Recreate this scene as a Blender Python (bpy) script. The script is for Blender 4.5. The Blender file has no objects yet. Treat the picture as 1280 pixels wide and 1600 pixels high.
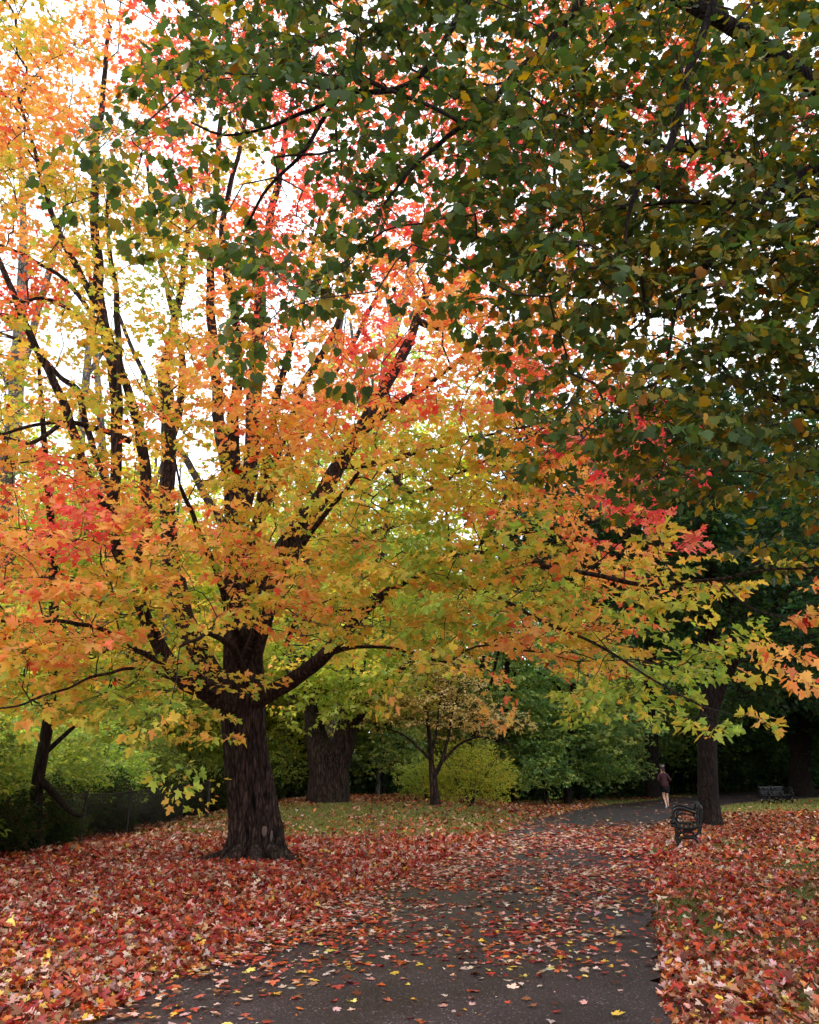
import bpy, math, random
import numpy as np
from mathutils import Vector, Matrix, noise as mnoise

SC = bpy.context.scene
COL = SC.collection
R = math.radians

# ---------------------------------------------------------------- camera
PITCH = math.atan(405 / 1250)
CZ = 1.6
cam_d = bpy.data.cameras.new('camera')
cam_d.sensor_fit = 'HORIZONTAL'
cam_d.sensor_width = 36
cam_d.lens = 36 * 1250 / 1280
cam_d.clip_end = 1000
cam = bpy.data.objects.new('camera', cam_d)
cam.location = (0, 0, CZ)
cam.rotation_euler = (math.pi / 2 + PITCH, 0, 0)
COL.objects.link(cam)
SC.camera = cam

# ---------------------------------------------------------------- world, sun, exposure
SUN_EL, SUN_AZ = 54, 300        # azimuth clockwise from +Y (north)
w = bpy.data.worlds.new('World')
SC.world = w
w.use_nodes = True
nt = w.node_tree
nt.nodes.clear()
sky = nt.nodes.new('ShaderNodeTexSky')
sky.sky_type = 'NISHITA'
sky.sun_disc = False
sky.sun_elevation = R(SUN_EL)
sky.sun_rotation = R(SUN_AZ)
tc = nt.nodes.new('ShaderNodeTexCoord')
nz = nt.nodes.new('ShaderNodeTexNoise')
nz.inputs['Scale'].default_value = 2.2
nz.inputs['Detail'].default_value = 5
nt.links.new(tc.outputs['Generated'], nz.inputs['Vector'])
rp = nt.nodes.new('ShaderNodeValToRGB')
rp.color_ramp.elements[0].position = 0.35
rp.color_ramp.elements[0].color = (11.0, 11.8, 13.0, 1)
rp.color_ramp.elements[1].position = 0.7
rp.color_ramp.elements[1].color = (19, 19.4, 20, 1)
nt.links.new(nz.outputs['Fac'], rp.inputs['Fac'])
mx = nt.nodes.new('ShaderNodeMix')
mx.data_type = 'RGBA'
mx.inputs['Factor'].default_value = 0.85
nt.links.new(sky.outputs[0], mx.inputs['A'])
nt.links.new(rp.outputs[0], mx.inputs['B'])
bg = nt.nodes.new('ShaderNodeBackground')
bg.inputs['Strength'].default_value = 0.10
wo = nt.nodes.new('ShaderNodeOutputWorld')
nt.links.new(mx.outputs['Result'], bg.inputs['Color'])
nt.links.new(bg.outputs[0], wo.inputs['Surface'])

sd = bpy.data.lights.new('sun', 'SUN')
sd.energy = 1.5
sd.angle = R(14)
sd.color = (1.0, 0.95, 0.87)
so = bpy.data.objects.new('sun', sd)
az, el = R(SUN_AZ), R(SUN_EL)
sdir = Vector((math.sin(az) * math.cos(el), math.cos(az) * math.cos(el), math.sin(el)))
so.rotation_euler = (-sdir).to_track_quat('-Z', 'Y').to_euler()
so.location = (0, 0, 60)
COL.objects.link(so)

SC.view_settings.view_transform = 'Standard'
SC.view_settings.look = 'None'
SC.view_settings.gamma = 1
SC.view_settings.exposure = 0.78
SC.render.engine = 'CYCLES'
SC.cycles.max_bounces = 8
SC.cycles.diffuse_bounces = 4
SC.cycles.transmission_bounces = 4
SC.cycles.transparent_max_bounces = 4
SC.cycles.glossy_bounces = 2
SC.cycles.sample_clamp_indirect = 6
SC.cycles.use_denoising = True

# ---------------------------------------------------------------- pixel helpers (photo is 1280 x 1600)
F = 1250.0
CP, SP = math.cos(PITCH), math.sin(PITCH)


def ray(px, py):
    xc, yc = (px - 640) / F, (800 - py) / F
    return np.array([xc, CP - yc * SP, SP + yc * CP])


def P(px, py, Y):                 # the point on that ray at world distance Y
    d = ray(px, py)
    return np.array([0, 0, CZ]) + d * (Y / d[1])


def G(px, py, z=0.0):             # where that ray meets level z
    d = ray(px, py)
    return np.array([0, 0, CZ]) + d * ((z - CZ) / d[2])


def to_px(p):                     # world points (N,3) -> pixels
    p = np.asarray(p, float)
    dy, dz = p[..., 1], p[..., 2] - CZ
    ax = dy * CP + dz * SP
    up = -dy * SP + dz * CP
    return 640 + F * p[..., 0] / ax, 800 - F * up / ax


def sstep(a, b, x):
    t = np.clip((np.asarray(x, float) - a) / (b - a), 0, 1)
    return t * t * (3 - 2 * t)


def gh(x, y):                     # height of the ground
    x = np.asarray(x, float)
    y = np.asarray(y, float)
    m = 0.52 * np.exp(-((x + 1.5) / 5.2) ** 4) * sstep(19, 30, y)
    m = m * (1 - sstep(60, 90, y))
    m = m - 0.35 * sstep(-8.5, -13, x)
    m = m + 0.03 * np.sin(x * 1.3 + y * 0.4) * np.sin(y * 0.9 - x * 0.3) * np.where(np.abs(x) > 6, 1, 0.4)
    m = m + 0.5 * sstep(9, 30, x) * sstep(20, 50, y)
    return m


def lin(c):
    c = np.asarray(c, float) / 255.0
    return np.where(c <= 0.04045, c / 12.92, ((c + 0.055) / 1.055) ** 2.4)


def wob(p, s=1.0, seed=0):        # cheap smooth noise in -1..1 for arrays of points
    p = np.asarray(p, float) * s
    x, y, z = p[..., 0] + seed * 1.7, p[..., 1] - seed * 2.3, p[..., 2] + seed * 0.9
    a = np.sin(x * 1.1 + 1.3 * np.sin(y * 0.9 + z * 0.4)) + np.sin(y * 1.3 + 1.1 * np.sin(z * 1.1 + 1.7)) \
        + np.sin(z * 1.2 + 1.4 * np.sin(x * 0.8 + 2.1))
    b = np.sin(x * 2.7 + y * 1.1 + 0.5) * np.sin(y * 2.3 - z * 1.9 + 1.2)
    return (a / 3 + 0.6 * b) / 1.3


# ---------------------------------------------------------------- materials
def new_mat(name):
    m = bpy.data.materials.new(name)
    m.use_nodes = True
    t = m.node_tree
    t.nodes.clear()
    out = t.nodes.new('ShaderNodeOutputMaterial')
    return m, t, out


def principled(t, rough=0.6, spec=0.4):
    b = t.nodes.new('ShaderNodeBsdfPrincipled')
    b.inputs['Roughness'].default_value = rough
    b.inputs['Specular IOR Level'].default_value = spec
    return b


def simple_mat(name, rgb, rough=0.5, metal=0.0, nscale=30, namp=0.25, bump=0.2, spec=0.4):
    m, t, out = new_mat(name)
    b = principled(t, rough, spec)
    b.inputs['Metallic'].default_value = metal
    c = t.nodes.new('ShaderNodeTexCoord')
    n = t.nodes.new('ShaderNodeTexNoise')
    n.inputs['Scale'].default_value = nscale
    n.inputs['Detail'].default_value = 5
    t.links.new(c.outputs['Object'], n.inputs['Vector'])
    r = t.nodes.new('ShaderNodeValToRGB')
    l = lin(rgb)
    r.color_ramp.elements[0].position = 0.3
    r.color_ramp.elements[1].position = 0.7
    r.color_ramp.elements[0].color = (*(l * (1 - namp)), 1)
    r.color_ramp.elements[1].color = (*(l * (1 + namp)), 1)
    t.links.new(n.outputs['Fac'], r.inputs['Fac'])
    t.links.new(r.outputs[0], b.inputs['Base Color'])
    if bump:
        u = t.nodes.new('ShaderNodeBump')
        u.inputs['Strength'].default_value = bump
        u.inputs['Distance'].default_value = 0.01
        t.links.new(n.outputs['Fac'], u.inputs['Height'])
        t.links.new(u.outputs[0], b.inputs['Normal'])
    t.links.new(b.outputs[0], out.inputs['Surface'])
    return m


def leaf_mat(name, trans=0.5, spec=0.25, rough=0.55, vary=0.0, tsat=1.0):
    m, t, out = new_mat(name)
    a = t.nodes.new('ShaderNodeAttribute')
    a.attribute_name = 'Col'
    src = a.outputs['Color']
    if vary:
        oi = t.nodes.new('ShaderNodeObjectInfo')
        mr = t.nodes.new('ShaderNodeMapRange')
        mr.inputs['To Min'].default_value = 1 - vary
        mr.inputs['To Max'].default_value = 1 + vary
        t.links.new(oi.outputs['Random'], mr.inputs['Value'])
        hs = t.nodes.new('ShaderNodeHueSaturation')
        mh = t.nodes.new('ShaderNodeMapRange')
        mh.inputs['To Min'].default_value = 0.485
        mh.inputs['To Max'].default_value = 0.515
        t.links.new(oi.outputs['Random'], mh.inputs['Value'])
        t.links.new(mh.outputs[0], hs.inputs['Hue'])
        t.links.new(mr.outputs[0], hs.inputs['Value'])
        t.links.new(src, hs.inputs['Color'])
        src = hs.outputs[0]
    b = principled(t, rough, spec)
    t.links.new(src, b.inputs['Base Color'])
    tr = t.nodes.new('ShaderNodeBsdfTranslucent')
    h2 = t.nodes.new('ShaderNodeHueSaturation')
    h2.inputs['Saturation'].default_value = 1.12 * tsat
    h2.inputs['Value'].default_value = 1.25
    t.links.new(src, h2.inputs['Color'])
    t.links.new(h2.outputs[0], tr.inputs['Color'])
    x = t.nodes.new('ShaderNodeMixShader')
    x.inputs[0].default_value = trans
    t.links.new(b.outputs[0], x.inputs[1])
    t.links.new(tr.outputs[0], x.inputs[2])
    t.links.new(x.outputs[0], out.inputs['Surface'])
    return m


def bark_mat(name, dark, light, scale=1.0, moss=None, bump=0.6, rough=0.9):
    m, t, out = new_mat(name)
    b = principled(t, rough, 0.2)
    c = t.nodes.new('ShaderNodeTexCoord')
    mp = t.nodes.new('ShaderNodeMapping')
    mp.inputs['Scale'].default_value = (9 * scale, 9 * scale, 1.3 * scale)
    t.links.new(c.outputs['Object'], mp.inputs['Vector'])
    n = t.nodes.new('ShaderNodeTexNoise')
    n.inputs['Scale'].default_value = 1.6
    n.inputs['Detail'].default_value = 9
    n.inputs['Roughness'].default_value = 0.65
    n.inputs['Distortion'].default_value = 0.4
    t.links.new(mp.outputs[0], n.inputs['Vector'])
    r = t.nodes.new('ShaderNodeValToRGB')
    r.color_ramp.elements[0].position = 0.36
    r.color_ramp.elements[1].position = 0.68
    r.color_ramp.elements[0].color = (*lin(dark), 1)
    r.color_ramp.elements[1].color = (*lin(light), 1)
    t.links.new(n.outputs['Fac'], r.inputs['Fac'])
    n2 = t.nodes.new('ShaderNodeTexNoise')
    n2.inputs['Scale'].default_value = 1.1
    n2.inputs['Detail'].default_value = 6
    t.links.new(c.outputs['Object'], n2.inputs['Vector'])
    r2 = t.nodes.new('ShaderNodeValToRGB')
    r2.color_ramp.elements[0].position = 0.52
    r2.color_ramp.elements[1].position = 0.66
    r2.color_ramp.elements[0].color = (0, 0, 0, 1)
    r2.color_ramp.elements[1].color = (0.55, 0.55, 0.55, 1)
    t.links.new(n2.outputs['Fac'], r2.inputs['Fac'])
    mix = t.nodes.new('ShaderNodeMix')
    mix.data_type = 'RGBA'
    t.links.new(r2.outputs[0], mix.inputs['Factor'])
    t.links.new(r.outputs[0], mix.inputs['A'])
    mix.inputs['B'].default_value = (*lin(moss if moss else light), 1)
    # long plates parted by dark cracks
    mp2 = t.nodes.new('ShaderNodeMapping')
    mp2.inputs['Scale'].default_value = (15 * scale, 15 * scale, 3.2 * scale)
    nd_ = t.nodes.new('ShaderNodeMix')
    nd_.data_type = 'VECTOR'
    nd_.inputs['Factor'].default_value = 0.12
    t.links.new(c.outputs['Object'], nd_.inputs['A'])
    t.links.new(n2.outputs['Color'], nd_.inputs['B'])
    t.links.new(nd_.outputs['Result'], mp2.inputs['Vector'])
    vo = t.nodes.new('ShaderNodeTexVoronoi')
    vo.feature = 'DISTANCE_TO_EDGE'
    vo.inputs['Scale'].default_value = 1.0
    t.links.new(mp2.outputs[0], vo.inputs['Vector'])
    r3 = t.nodes.new('ShaderNodeValToRGB')
    r3.color_ramp.elements[0].position = 0.02
    r3.color_ramp.elements[1].position = 0.22
    r3.color_ramp.elements[0].color = (0.22, 0.2, 0.2, 1)
    r3.color_ramp.elements[1].color = (1, 1, 1, 1)
    t.links.new(vo.outputs['Distance'], r3.inputs['Fac'])
    mu = t.nodes.new('ShaderNodeMix')
    mu.data_type = 'RGBA'
    mu.blend_type = 'MULTIPLY'
    mu.inputs['Factor'].default_value = 0.9
    t.links.new(mix.outputs['Result'], mu.inputs['A'])
    t.links.new(r3.outputs[0], mu.inputs['B'])
    t.links.new(mu.outputs['Result'], b.inputs['Base Color'])
    hh = t.nodes.new('ShaderNodeMath')
    hh.operation = 'MULTIPLY_ADD'
    t.links.new(r3.outputs[0], hh.inputs[0])
    hh.inputs[1].default_value = 0.6
    t.links.new(n.outputs['Fac'], hh.inputs[2])
    u = t.nodes.new('ShaderNodeBump')
    u.inputs['Strength'].default_value = bump
    u.inputs['Distance'].default_value = 0.05
    t.links.new(hh.outputs[0], u.inputs['Height'])
    t.links.new(u.outputs[0], b.inputs['Normal'])
    t.links.new(b.outputs[0], out.inputs['Surface'])
    return m


M = {}
M['bark'] = bark_mat('maple_bark', (14, 10, 9), (92, 70, 62), 1.0, (70, 62, 52), 1.0)
M['bark_dark'] = bark_mat('dark_bark', (14, 10, 9), (60, 46, 40), 1.2, (50, 48, 34), 0.9)
M['bark_grey'] = bark_mat('grey_bark', (70, 66, 62), (150, 144, 138), 0.8, (120, 122, 104), 0.4)
M['twig'] = simple_mat('twig_bark', (44, 34, 28), 0.85, 0, 12, 0.3, 0)
M['twig_grey'] = simple_mat('grey_twig_bark', (96, 90, 84), 0.85, 0, 12, 0.3, 0)
M['leaf'] = leaf_mat('maple_leaf', 0.5, 0.25, 0.5, tsat=0.92)
M['leaf_green'] = leaf_mat('green_leaf', 0.48, 0.25, 0.5)
M['leaf_far'] = leaf_mat('woodland_leaf', 0.5, 0.15, 0.6, vary=0.22)
M['litter'] = leaf_mat('fallen_leaf', 0.12, 0.3, 0.5)
M['grass'] = leaf_mat('grass_blade', 0.35, 0.2, 0.5)
M['iron'] = simple_mat('black_iron', (9, 9, 11), 0.38, 0.0, 40, 0.4, 0.25, 0.35)
M['slat'] = simple_mat('dark_slat', (16, 17, 19), 0.38, 0, 20, 0.3, 0.2)
M['fence'] = simple_mat('fence_metal', (38, 34, 30), 0.5, 0.4, 30, 0.3, 0)
M['skin'] = simple_mat('skin', (214, 168, 146), 0.5, 0, 20, 0.06, 0)
M['top'] = simple_mat('maroon_cloth', (58, 22, 30), 0.85, 0, 60, 0.2, 0.1)
M['shorts'] = simple_mat('black_cloth', (16, 15, 20), 0.8, 0, 60, 0.2, 0.1)
M['cap'] = simple_mat('white_cap', (178, 172, 170), 0.7, 0, 60, 0.05, 0)
M['hair'] = simple_mat('dark_hair', (40, 26, 20), 0.6, 0, 80, 0.3, 0.2)
M['shoe'] = simple_mat('white_shoe', (205, 205, 205), 0.6, 0, 60, 0.08, 0)
M['shoe_dark'] = simple_mat('dark_shoe', (50, 48, 52), 0.6, 0, 60, 0.1, 0)
M['scar'] = simple_mat('bark_scar', (98, 82, 75), 0.9, 0, 40, 0.3, 0.4)


# ---------------------------------------------------------------- object helpers
class MB:                         # collects polygons, builds ONE mesh object
    def __init__(s):
        s.v, s.l, s.n, s.c, s.k = [], [], [], [], 0

    def add(s, V, faces_idx, totals, cols=None):
        V = np.asarray(V, np.float32).reshape(-1, 3)
        s.v.append(V)
        s.l.append(np.asarray(faces_idx, np.int64).ravel() + s.k)
        s.n.append(np.asarray(totals, np.int64).ravel())
        if cols is not None:
            s.c.append(np.asarray(cols, np.float32).reshape(-1, 3))
        s.k += len(V)

    def build(s, name, mat=None, parent=None, smooth=False, loc=None):
        me = bpy.data.meshes.new(name)
        if s.v:
            V = np.concatenate(s.v)
            if parent is not None:
                root = parent
                while root.parent:
                    root = root.parent
                V = V - np.array(root.location, np.float32)
            elif loc is not None:
                V = V - np.asarray(loc, np.float32)
            L = np.concatenate(s.l).astype(np.int32)
            N = np.concatenate(s.n).astype(np.int32)
            me.vertices.add(len(V))
            me.vertices.foreach_set('co', V.ravel())
            me.loops.add(len(L))
            me.loops.foreach_set('vertex_index', L)
            me.polygons.add(len(N))
            st = np.concatenate([[0], np.cumsum(N)[:-1]]).astype(np.int32)
            me.polygons.foreach_set('loop_start', st)
            if smooth:
                me.polygons.foreach_set('use_smooth', np.ones(len(N), bool))
            if s.c:
                C = np.concatenate(s.c)
                a = me.attributes.new('Col', 'FLOAT_COLOR', 'FACE')
                a.data.foreach_set('color', np.concatenate([C, np.ones((len(C), 1), np.float32)], 1).ravel())
            me.update(calc_edges=True)
        if mat:
            me.materials.append(mat)
        o = bpy.data.objects.new(name, me)
        COL.objects.link(o)
        if parent:
            o.parent = parent
        elif loc is not None:
            o.location = loc
        return o


def thing(name, label, cat, loc=(0, 0, 0), rz=0, group=None):
    o = bpy.data.objects.new(name, None)
    o.empty_display_size = 0.2
    o.location = loc
    o.rotation_euler = (0, 0, rz)
    COL.objects.link(o)
    tag(o, label, cat, group)
    return o


def tag(o, label=None, cat=None, group=None, kind=None):
    if label:
        o['label'] = label
    if cat:
        o['category'] = cat
    if group:
        o['group'] = group
    if kind:
        o['kind'] = kind
    return o


def copy_tree(o, loc, rz=0, scale=1.0, label=None, group=None, _k=None):
    c = o.copy()
    COL.objects.link(c)
    c.location = loc
    c.rotation_euler = (0, 0, rz)
    c.scale = (scale, scale, scale)
    if label:
        c['label'] = label
    if group:
        c['group'] = group
    for ch in o.children:
        d = ch.copy()
        COL.objects.link(d)
        d.parent = c
        for g in ch.children:
            e = g.copy()
            COL.objects.link(e)
            e.parent = d
    return c


def resample(pts, step):
    pts = np.asarray(pts, float)            # (n, 4): xyz + radius; Catmull-Rom
    out = []
    n = len(pts)
    for i in range(n - 1):
        p0 = pts[max(i - 1, 0)]
        p1, p2 = pts[i], pts[i + 1]
        p3 = pts[min(i + 2, n - 1)]
        k = max(1, int(np.ceil(np.linalg.norm(p2[:3] - p1[:3]) / step)))
        for j in range(k):
            t = j / k
            q = 0.5 * ((2 * p1) + (-p0 + p2) * t + (2 * p0 - 5 * p1 + 4 * p2 - p3) * t * t
                       + (-p0 + 3 * p1 - 3 * p2 + p3) * t ** 3)
            q[3] = p1[3] + (p2[3] - p1[3]) * t
            out.append(q)
    out.append(pts[-1])
    return np.array(out)


def tube(mb, pts, sides=8, rough=0.0, seed=0, flare=None, cap=True):
    """pts (n,4). rough: bark relief as a share of the radius."""
    pts = np.asarray(pts, float)
    n = len(pts)
    T = np.gradient(pts[:, :3], axis=0)
    T /= np.linalg.norm(T, axis=1)[:, None] + 1e-9
    a = np.array([1.0, 0.1, 0.0])
    U = np.zeros((n, 3))
    for i in range(n):
        a = a - T[i] * np.dot(a, T[i])
        a = a / (np.linalg.norm(a) + 1e-9)
        U[i] = a
    W = np.cross(T, U)
    th = np.arange(sides) * 2 * math.pi / sides
    r = np.repeat(pts[:, 3:4], sides, 1)
    if rough:
        L = np.concatenate([[0], np.cumsum(np.linalg.norm(np.diff(pts[:, :3], axis=0), axis=1))])
        for i in range(n):
            R0 = pts[i, 3]
            for j in range(sides):
                ct, st = math.cos(th[j]), math.sin(th[j])
                q = Vector((ct * 2.2 + seed, st * 2.2, L[i] * 0.35))
                big = mnoise.noise(q)
                q2 = Vector((ct * R0 * 17 + seed, st * R0 * 17, L[i] * 1.6 + 0.6 * big))
                rid = 1 - abs(mnoise.noise(q2)) * 2.6
                q3 = Vector((ct * R0 * 40, st * R0 * 40 + seed, L[i] * 6))
                r[i, j] *= 1 + rough * (0.9 * big + 0.55 * rid + 0.25 * mnoise.noise(q3))
    if flare is not None:
        r = r * flare(pts, th)
    V = pts[:, None, :3] + U[:, None, :] * (np.cos(th)[None, :, None] * r[..., None]) \
        + W[:, None, :] * (np.sin(th)[None, :, None] * r[..., None])
    i = np.arange(n - 1)[:, None]
    j = np.arange(sides)[None, :]
    j2 = (j + 1) % sides
    f = np.stack([i * sides + j, i * sides + j2, (i + 1) * sides + j2, (i + 1) * sides + j], -1).reshape(-1, 4)
    mb.add(V.reshape(-1, 3), f, np.full(len(f), 4))
    if cap:
        mb.add(V[-1], np.arange(sides), [sides])
        mb.add(V[0][::-1], np.arange(sides), [sides])


def prisms(mb, p0, p1, r0, r1, sides=4):
    """many straight twig pieces at once"""
    p0, p1 = np.asarray(p0, float), np.asarray(p1, float)
    if len(p0) == 0:
        return
    d = p1 - p0
    L = np.linalg.norm(d, axis=1)
    ok = L > 1e-5
    p0, p1, d, L, r0, r1 = p0[ok], p1[ok], d[ok], L[ok], np.asarray(r0)[ok], np.asarray(r1)[ok]
    d = d / L[:, None]
    a = np.where(np.abs(d[:, 2:3]) > 0.9, [[1.0, 0, 0]], [[0, 0, 1.0]])
    U = np.cross(d, a)
    U /= np.linalg.norm(U, axis=1)[:, None]
    W = np.cross(d, U)
    th = np.arange(sides) * 2 * math.pi / sides
    ring = U[:, None] * np.cos(th)[None, :, None] + W[:, None] * np.sin(th)[None, :, None]
    V = np.concatenate([p0[:, None] + ring * r0[:, None, None], p1[:, None] + ring * r1[:, None, None]], 1)
    j = np.arange(sides)
    j2 = (j + 1) % sides
    f = np.stack([j, j2, j2 + sides, j + sides], -1)
    F_ = f[None] + (np.arange(len(p0)) * 2 * sides)[:, None, None]
    mb.add(V.reshape(-1, 3), F_, np.full(len(p0) * sides, 4))


# leaf outlines: right half from the stem to the tip, in units of the leaf's length
MAPLE = [(0, 0), (.10, -.10), (.36, -.06), (.30, .12), (.60, .34), (.50, .42), (.56, .62), (.27, .50), (.17, .50), (.27, .74), (.13, .76), (0, 1.0)]
MAPLE_S = [(0, 0), (.30, -.08), (.28, .12), (.60, .48), (.20, .47), (.24, .74), (0, 1.0)]
NORWAY = [(0, 0), (.20, -.10), (.42, .02), (.56, .42), (.38, .46), (.32, .76), (.16, .78), (0, 1.0)]
OVAL = [(0, 0), (.22, .22), (.27, .52), (0, 1.0)]
LOBED = [(0, 0), (.34, .05), (.5, .5), (.2, .55), (0, 1.0)]


def leaves(mb, pos, dr, nrm, size, col, outline, fold=None, curl=None, rng=None):
    N = len(pos)
    if N == 0:
        return
    dr = dr / (np.linalg.norm(dr, axis=1)[:, None] + 1e-9)
    nrm = nrm - dr * np.sum(nrm * dr, 1)[:, None]
    nrm /= np.linalg.norm(nrm, axis=1)[:, None] + 1e-9
    sd_ = np.cross(dr, nrm)
    o = np.array(outline, float)
    h = len(o)
    full = np.concatenate([o, o[1:-1][::-1] * [-1, 1]])
    k = len(full)
    fold = np.full(N, 0.25) if fold is None else fold
    curl = np.full(N, -0.15) if curl is None else curl
    x = full[None, :, 0] * size[:, None]
    y = full[None, :, 1] * size[:, None]
    z = np.abs(full[None, :, 0]) * fold[:, None] * size[:, None] + curl[:, None] * (full[None, :, 1] ** 2) * size[:, None]
    V = pos[:, None] + sd_[:, None] * x[..., None] + dr[:, None] * y[..., None] + nrm[:, None] * z[..., None]
    f1 = np.arange(h)
    f2 = np.concatenate([np.arange(h - 1, k), [0]])
    F_ = np.concatenate([f1, f2])[None] + (np.arange(N) * k)[:, None]
    tot = np.tile([len(f1), len(f2)], N)
    C = np.repeat(col, 2, 0)
    mb.add(V.reshape(-1, 3), F_, tot, C)


def rot_basis(x, up=(0, 0, 1), roll=None):
    """(N,3,3) matrices whose columns are x, y, z with z near up"""
    x = x / (np.linalg.norm(x, axis=1)[:, None] + 1e-9)
    up = np.broadcast_to(np.array(up, float), x.shape)
    y = np.cross(up, x)
    ln = np.linalg.norm(y, axis=1)[:, None]
    y = np.where(ln < 0.05, np.array([[0, 1.0, 0]]), y / (ln + 1e-9))
    z = np.cross(x, y)
    if roll is not None:
        c, s = np.cos(roll)[:, None], np.sin(roll)[:, None]
        y, z = y * c + z * s, z * c - y * s
    return np.stack([x, y, z], -1)


def make_sprays(rng, count=10, side=4, per=3, leaf_out=0.10, droop=0.3, tilt=0.45, width=1.0):
    """a spray is a twig with paired side twigs and leaves, about one unit long"""
    res = []
    for _ in range(count):
        seg, lp, ld, ln = [], [], [], []

        def twig(p, d, L, n):
            q = p.copy()
            for i in range(n):
                d2 = d + rng.normal(0, 0.12, 3) * [1, 1, 0.6] + np.array([0, 0, -0.07 * droop * (i + 1)])
                d2 /= np.linalg.norm(d2)
                e = q + d2 * L / n
                seg.append((q, e))
                s = np.cross([0, 0, 1.0], d2)
                s /= np.linalg.norm(s) + 1e-6
                for sg in (-1, 1):
                    if rng.random() < 0.9:
                        a = d2 * 0.55 + s * sg * rng.uniform(0.6, 1.1) + np.array([0, 0, -droop * rng.uniform(0.2, 1.3)])
                        a /= np.linalg.norm(a)
                        lp.append(e + a * leaf_out * rng.uniform(0.5, 1.2))
                        ld.append(a)
                        ln.append(np.array([0, 0, 1.0]) + rng.normal(0, tilt, 3))
                q = e
            a = d2 + np.array([0, 0, -droop * rng.uniform(0.2, 1.0)])
            lp.append(q + a * leaf_out * 0.5)
            ld.append(a)
            ln.append(np.array([0, 0, 1.0]) + rng.normal(0, tilt, 3))

        d = np.array([1.0, 0, 0])
        q = np.zeros(3)
        for i in range(side):
            e = q + (d + rng.normal(0, 0.08, 3)) / (side + 1) + np.array([0, 0, -0.02 * droop * i])
            seg.append((q, e))
            for sg in (-1, 1):
                if rng.random() < 0.9:
                    a = np.array([0.75, sg * rng.uniform(0.6, 1.0) * width, rng.normal(0, 0.12)])
                    a /= np.linalg.norm(a)
                    twig(e, a, (0.55 - 0.09 * i) * rng.uniform(0.8, 1.2), max(1, per - (i > 1)))
            q = e
        twig(q, d, 0.3, 2)
        res.append((np.array([s[0] for s in seg]), np.array([s[1] for s in seg]), np.array(lp), np.array(ld), np.array(ln)))
    return res


def place_sprays(leafb, twigb, protos, tips, dirs, scale, colfn, leaf_size, outline, rng, twig_r=0.0022, jit=0.25,
                 fold=(0.1, 0.45), curl=(-0.35, 0.05)):
    kind = rng.integers(0, len(protos), len(tips))
    roll = rng.normal(0, 0.3, len(tips))
    Bm = rot_basis(dirs, roll=roll)
    for k, (s0, s1, lp, ld, ln) in enumerate(protos):
        idx = np.where(kind == k)[0]
        if len(idx) == 0:
            continue
        B = Bm[idx]
        sc = scale[idx][:, None, None]
        o = tips[idx][:, None]
        tr = lambda a, s=1: np.einsum('nij,mj->nmi', B, a) * s
        if twigb is not None:
            a = (o + tr(s0, sc)).reshape(-1, 3)
            b = (o + tr(s1, sc)).reshape(-1, 3)
            prisms(twigb, a, b, np.full(len(a), twig_r * 1.3), np.full(len(a), twig_r * 0.8), 3)
        pos = (o + tr(lp, sc)).reshape(-1, 3)
        dd = tr(ld).reshape(-1, 3) + rng.normal(0, jit, (len(pos), 3))
        nn = np.broadcast_to(ln[None], (len(idx),) + ln.shape).reshape(-1, 3) + rng.normal(0, 0.2, (len(pos), 3))
        sp = np.repeat(idx, len(lp))
        col = colfn(pos, sp)
        sz = leaf_size * rng.uniform(0.45, 1.25, len(pos))
        leaves(leafb, pos, dd, nn, sz, col, outline, rng.uniform(*fold, len(pos)), rng.uniform(*curl, len(pos)))


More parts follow.
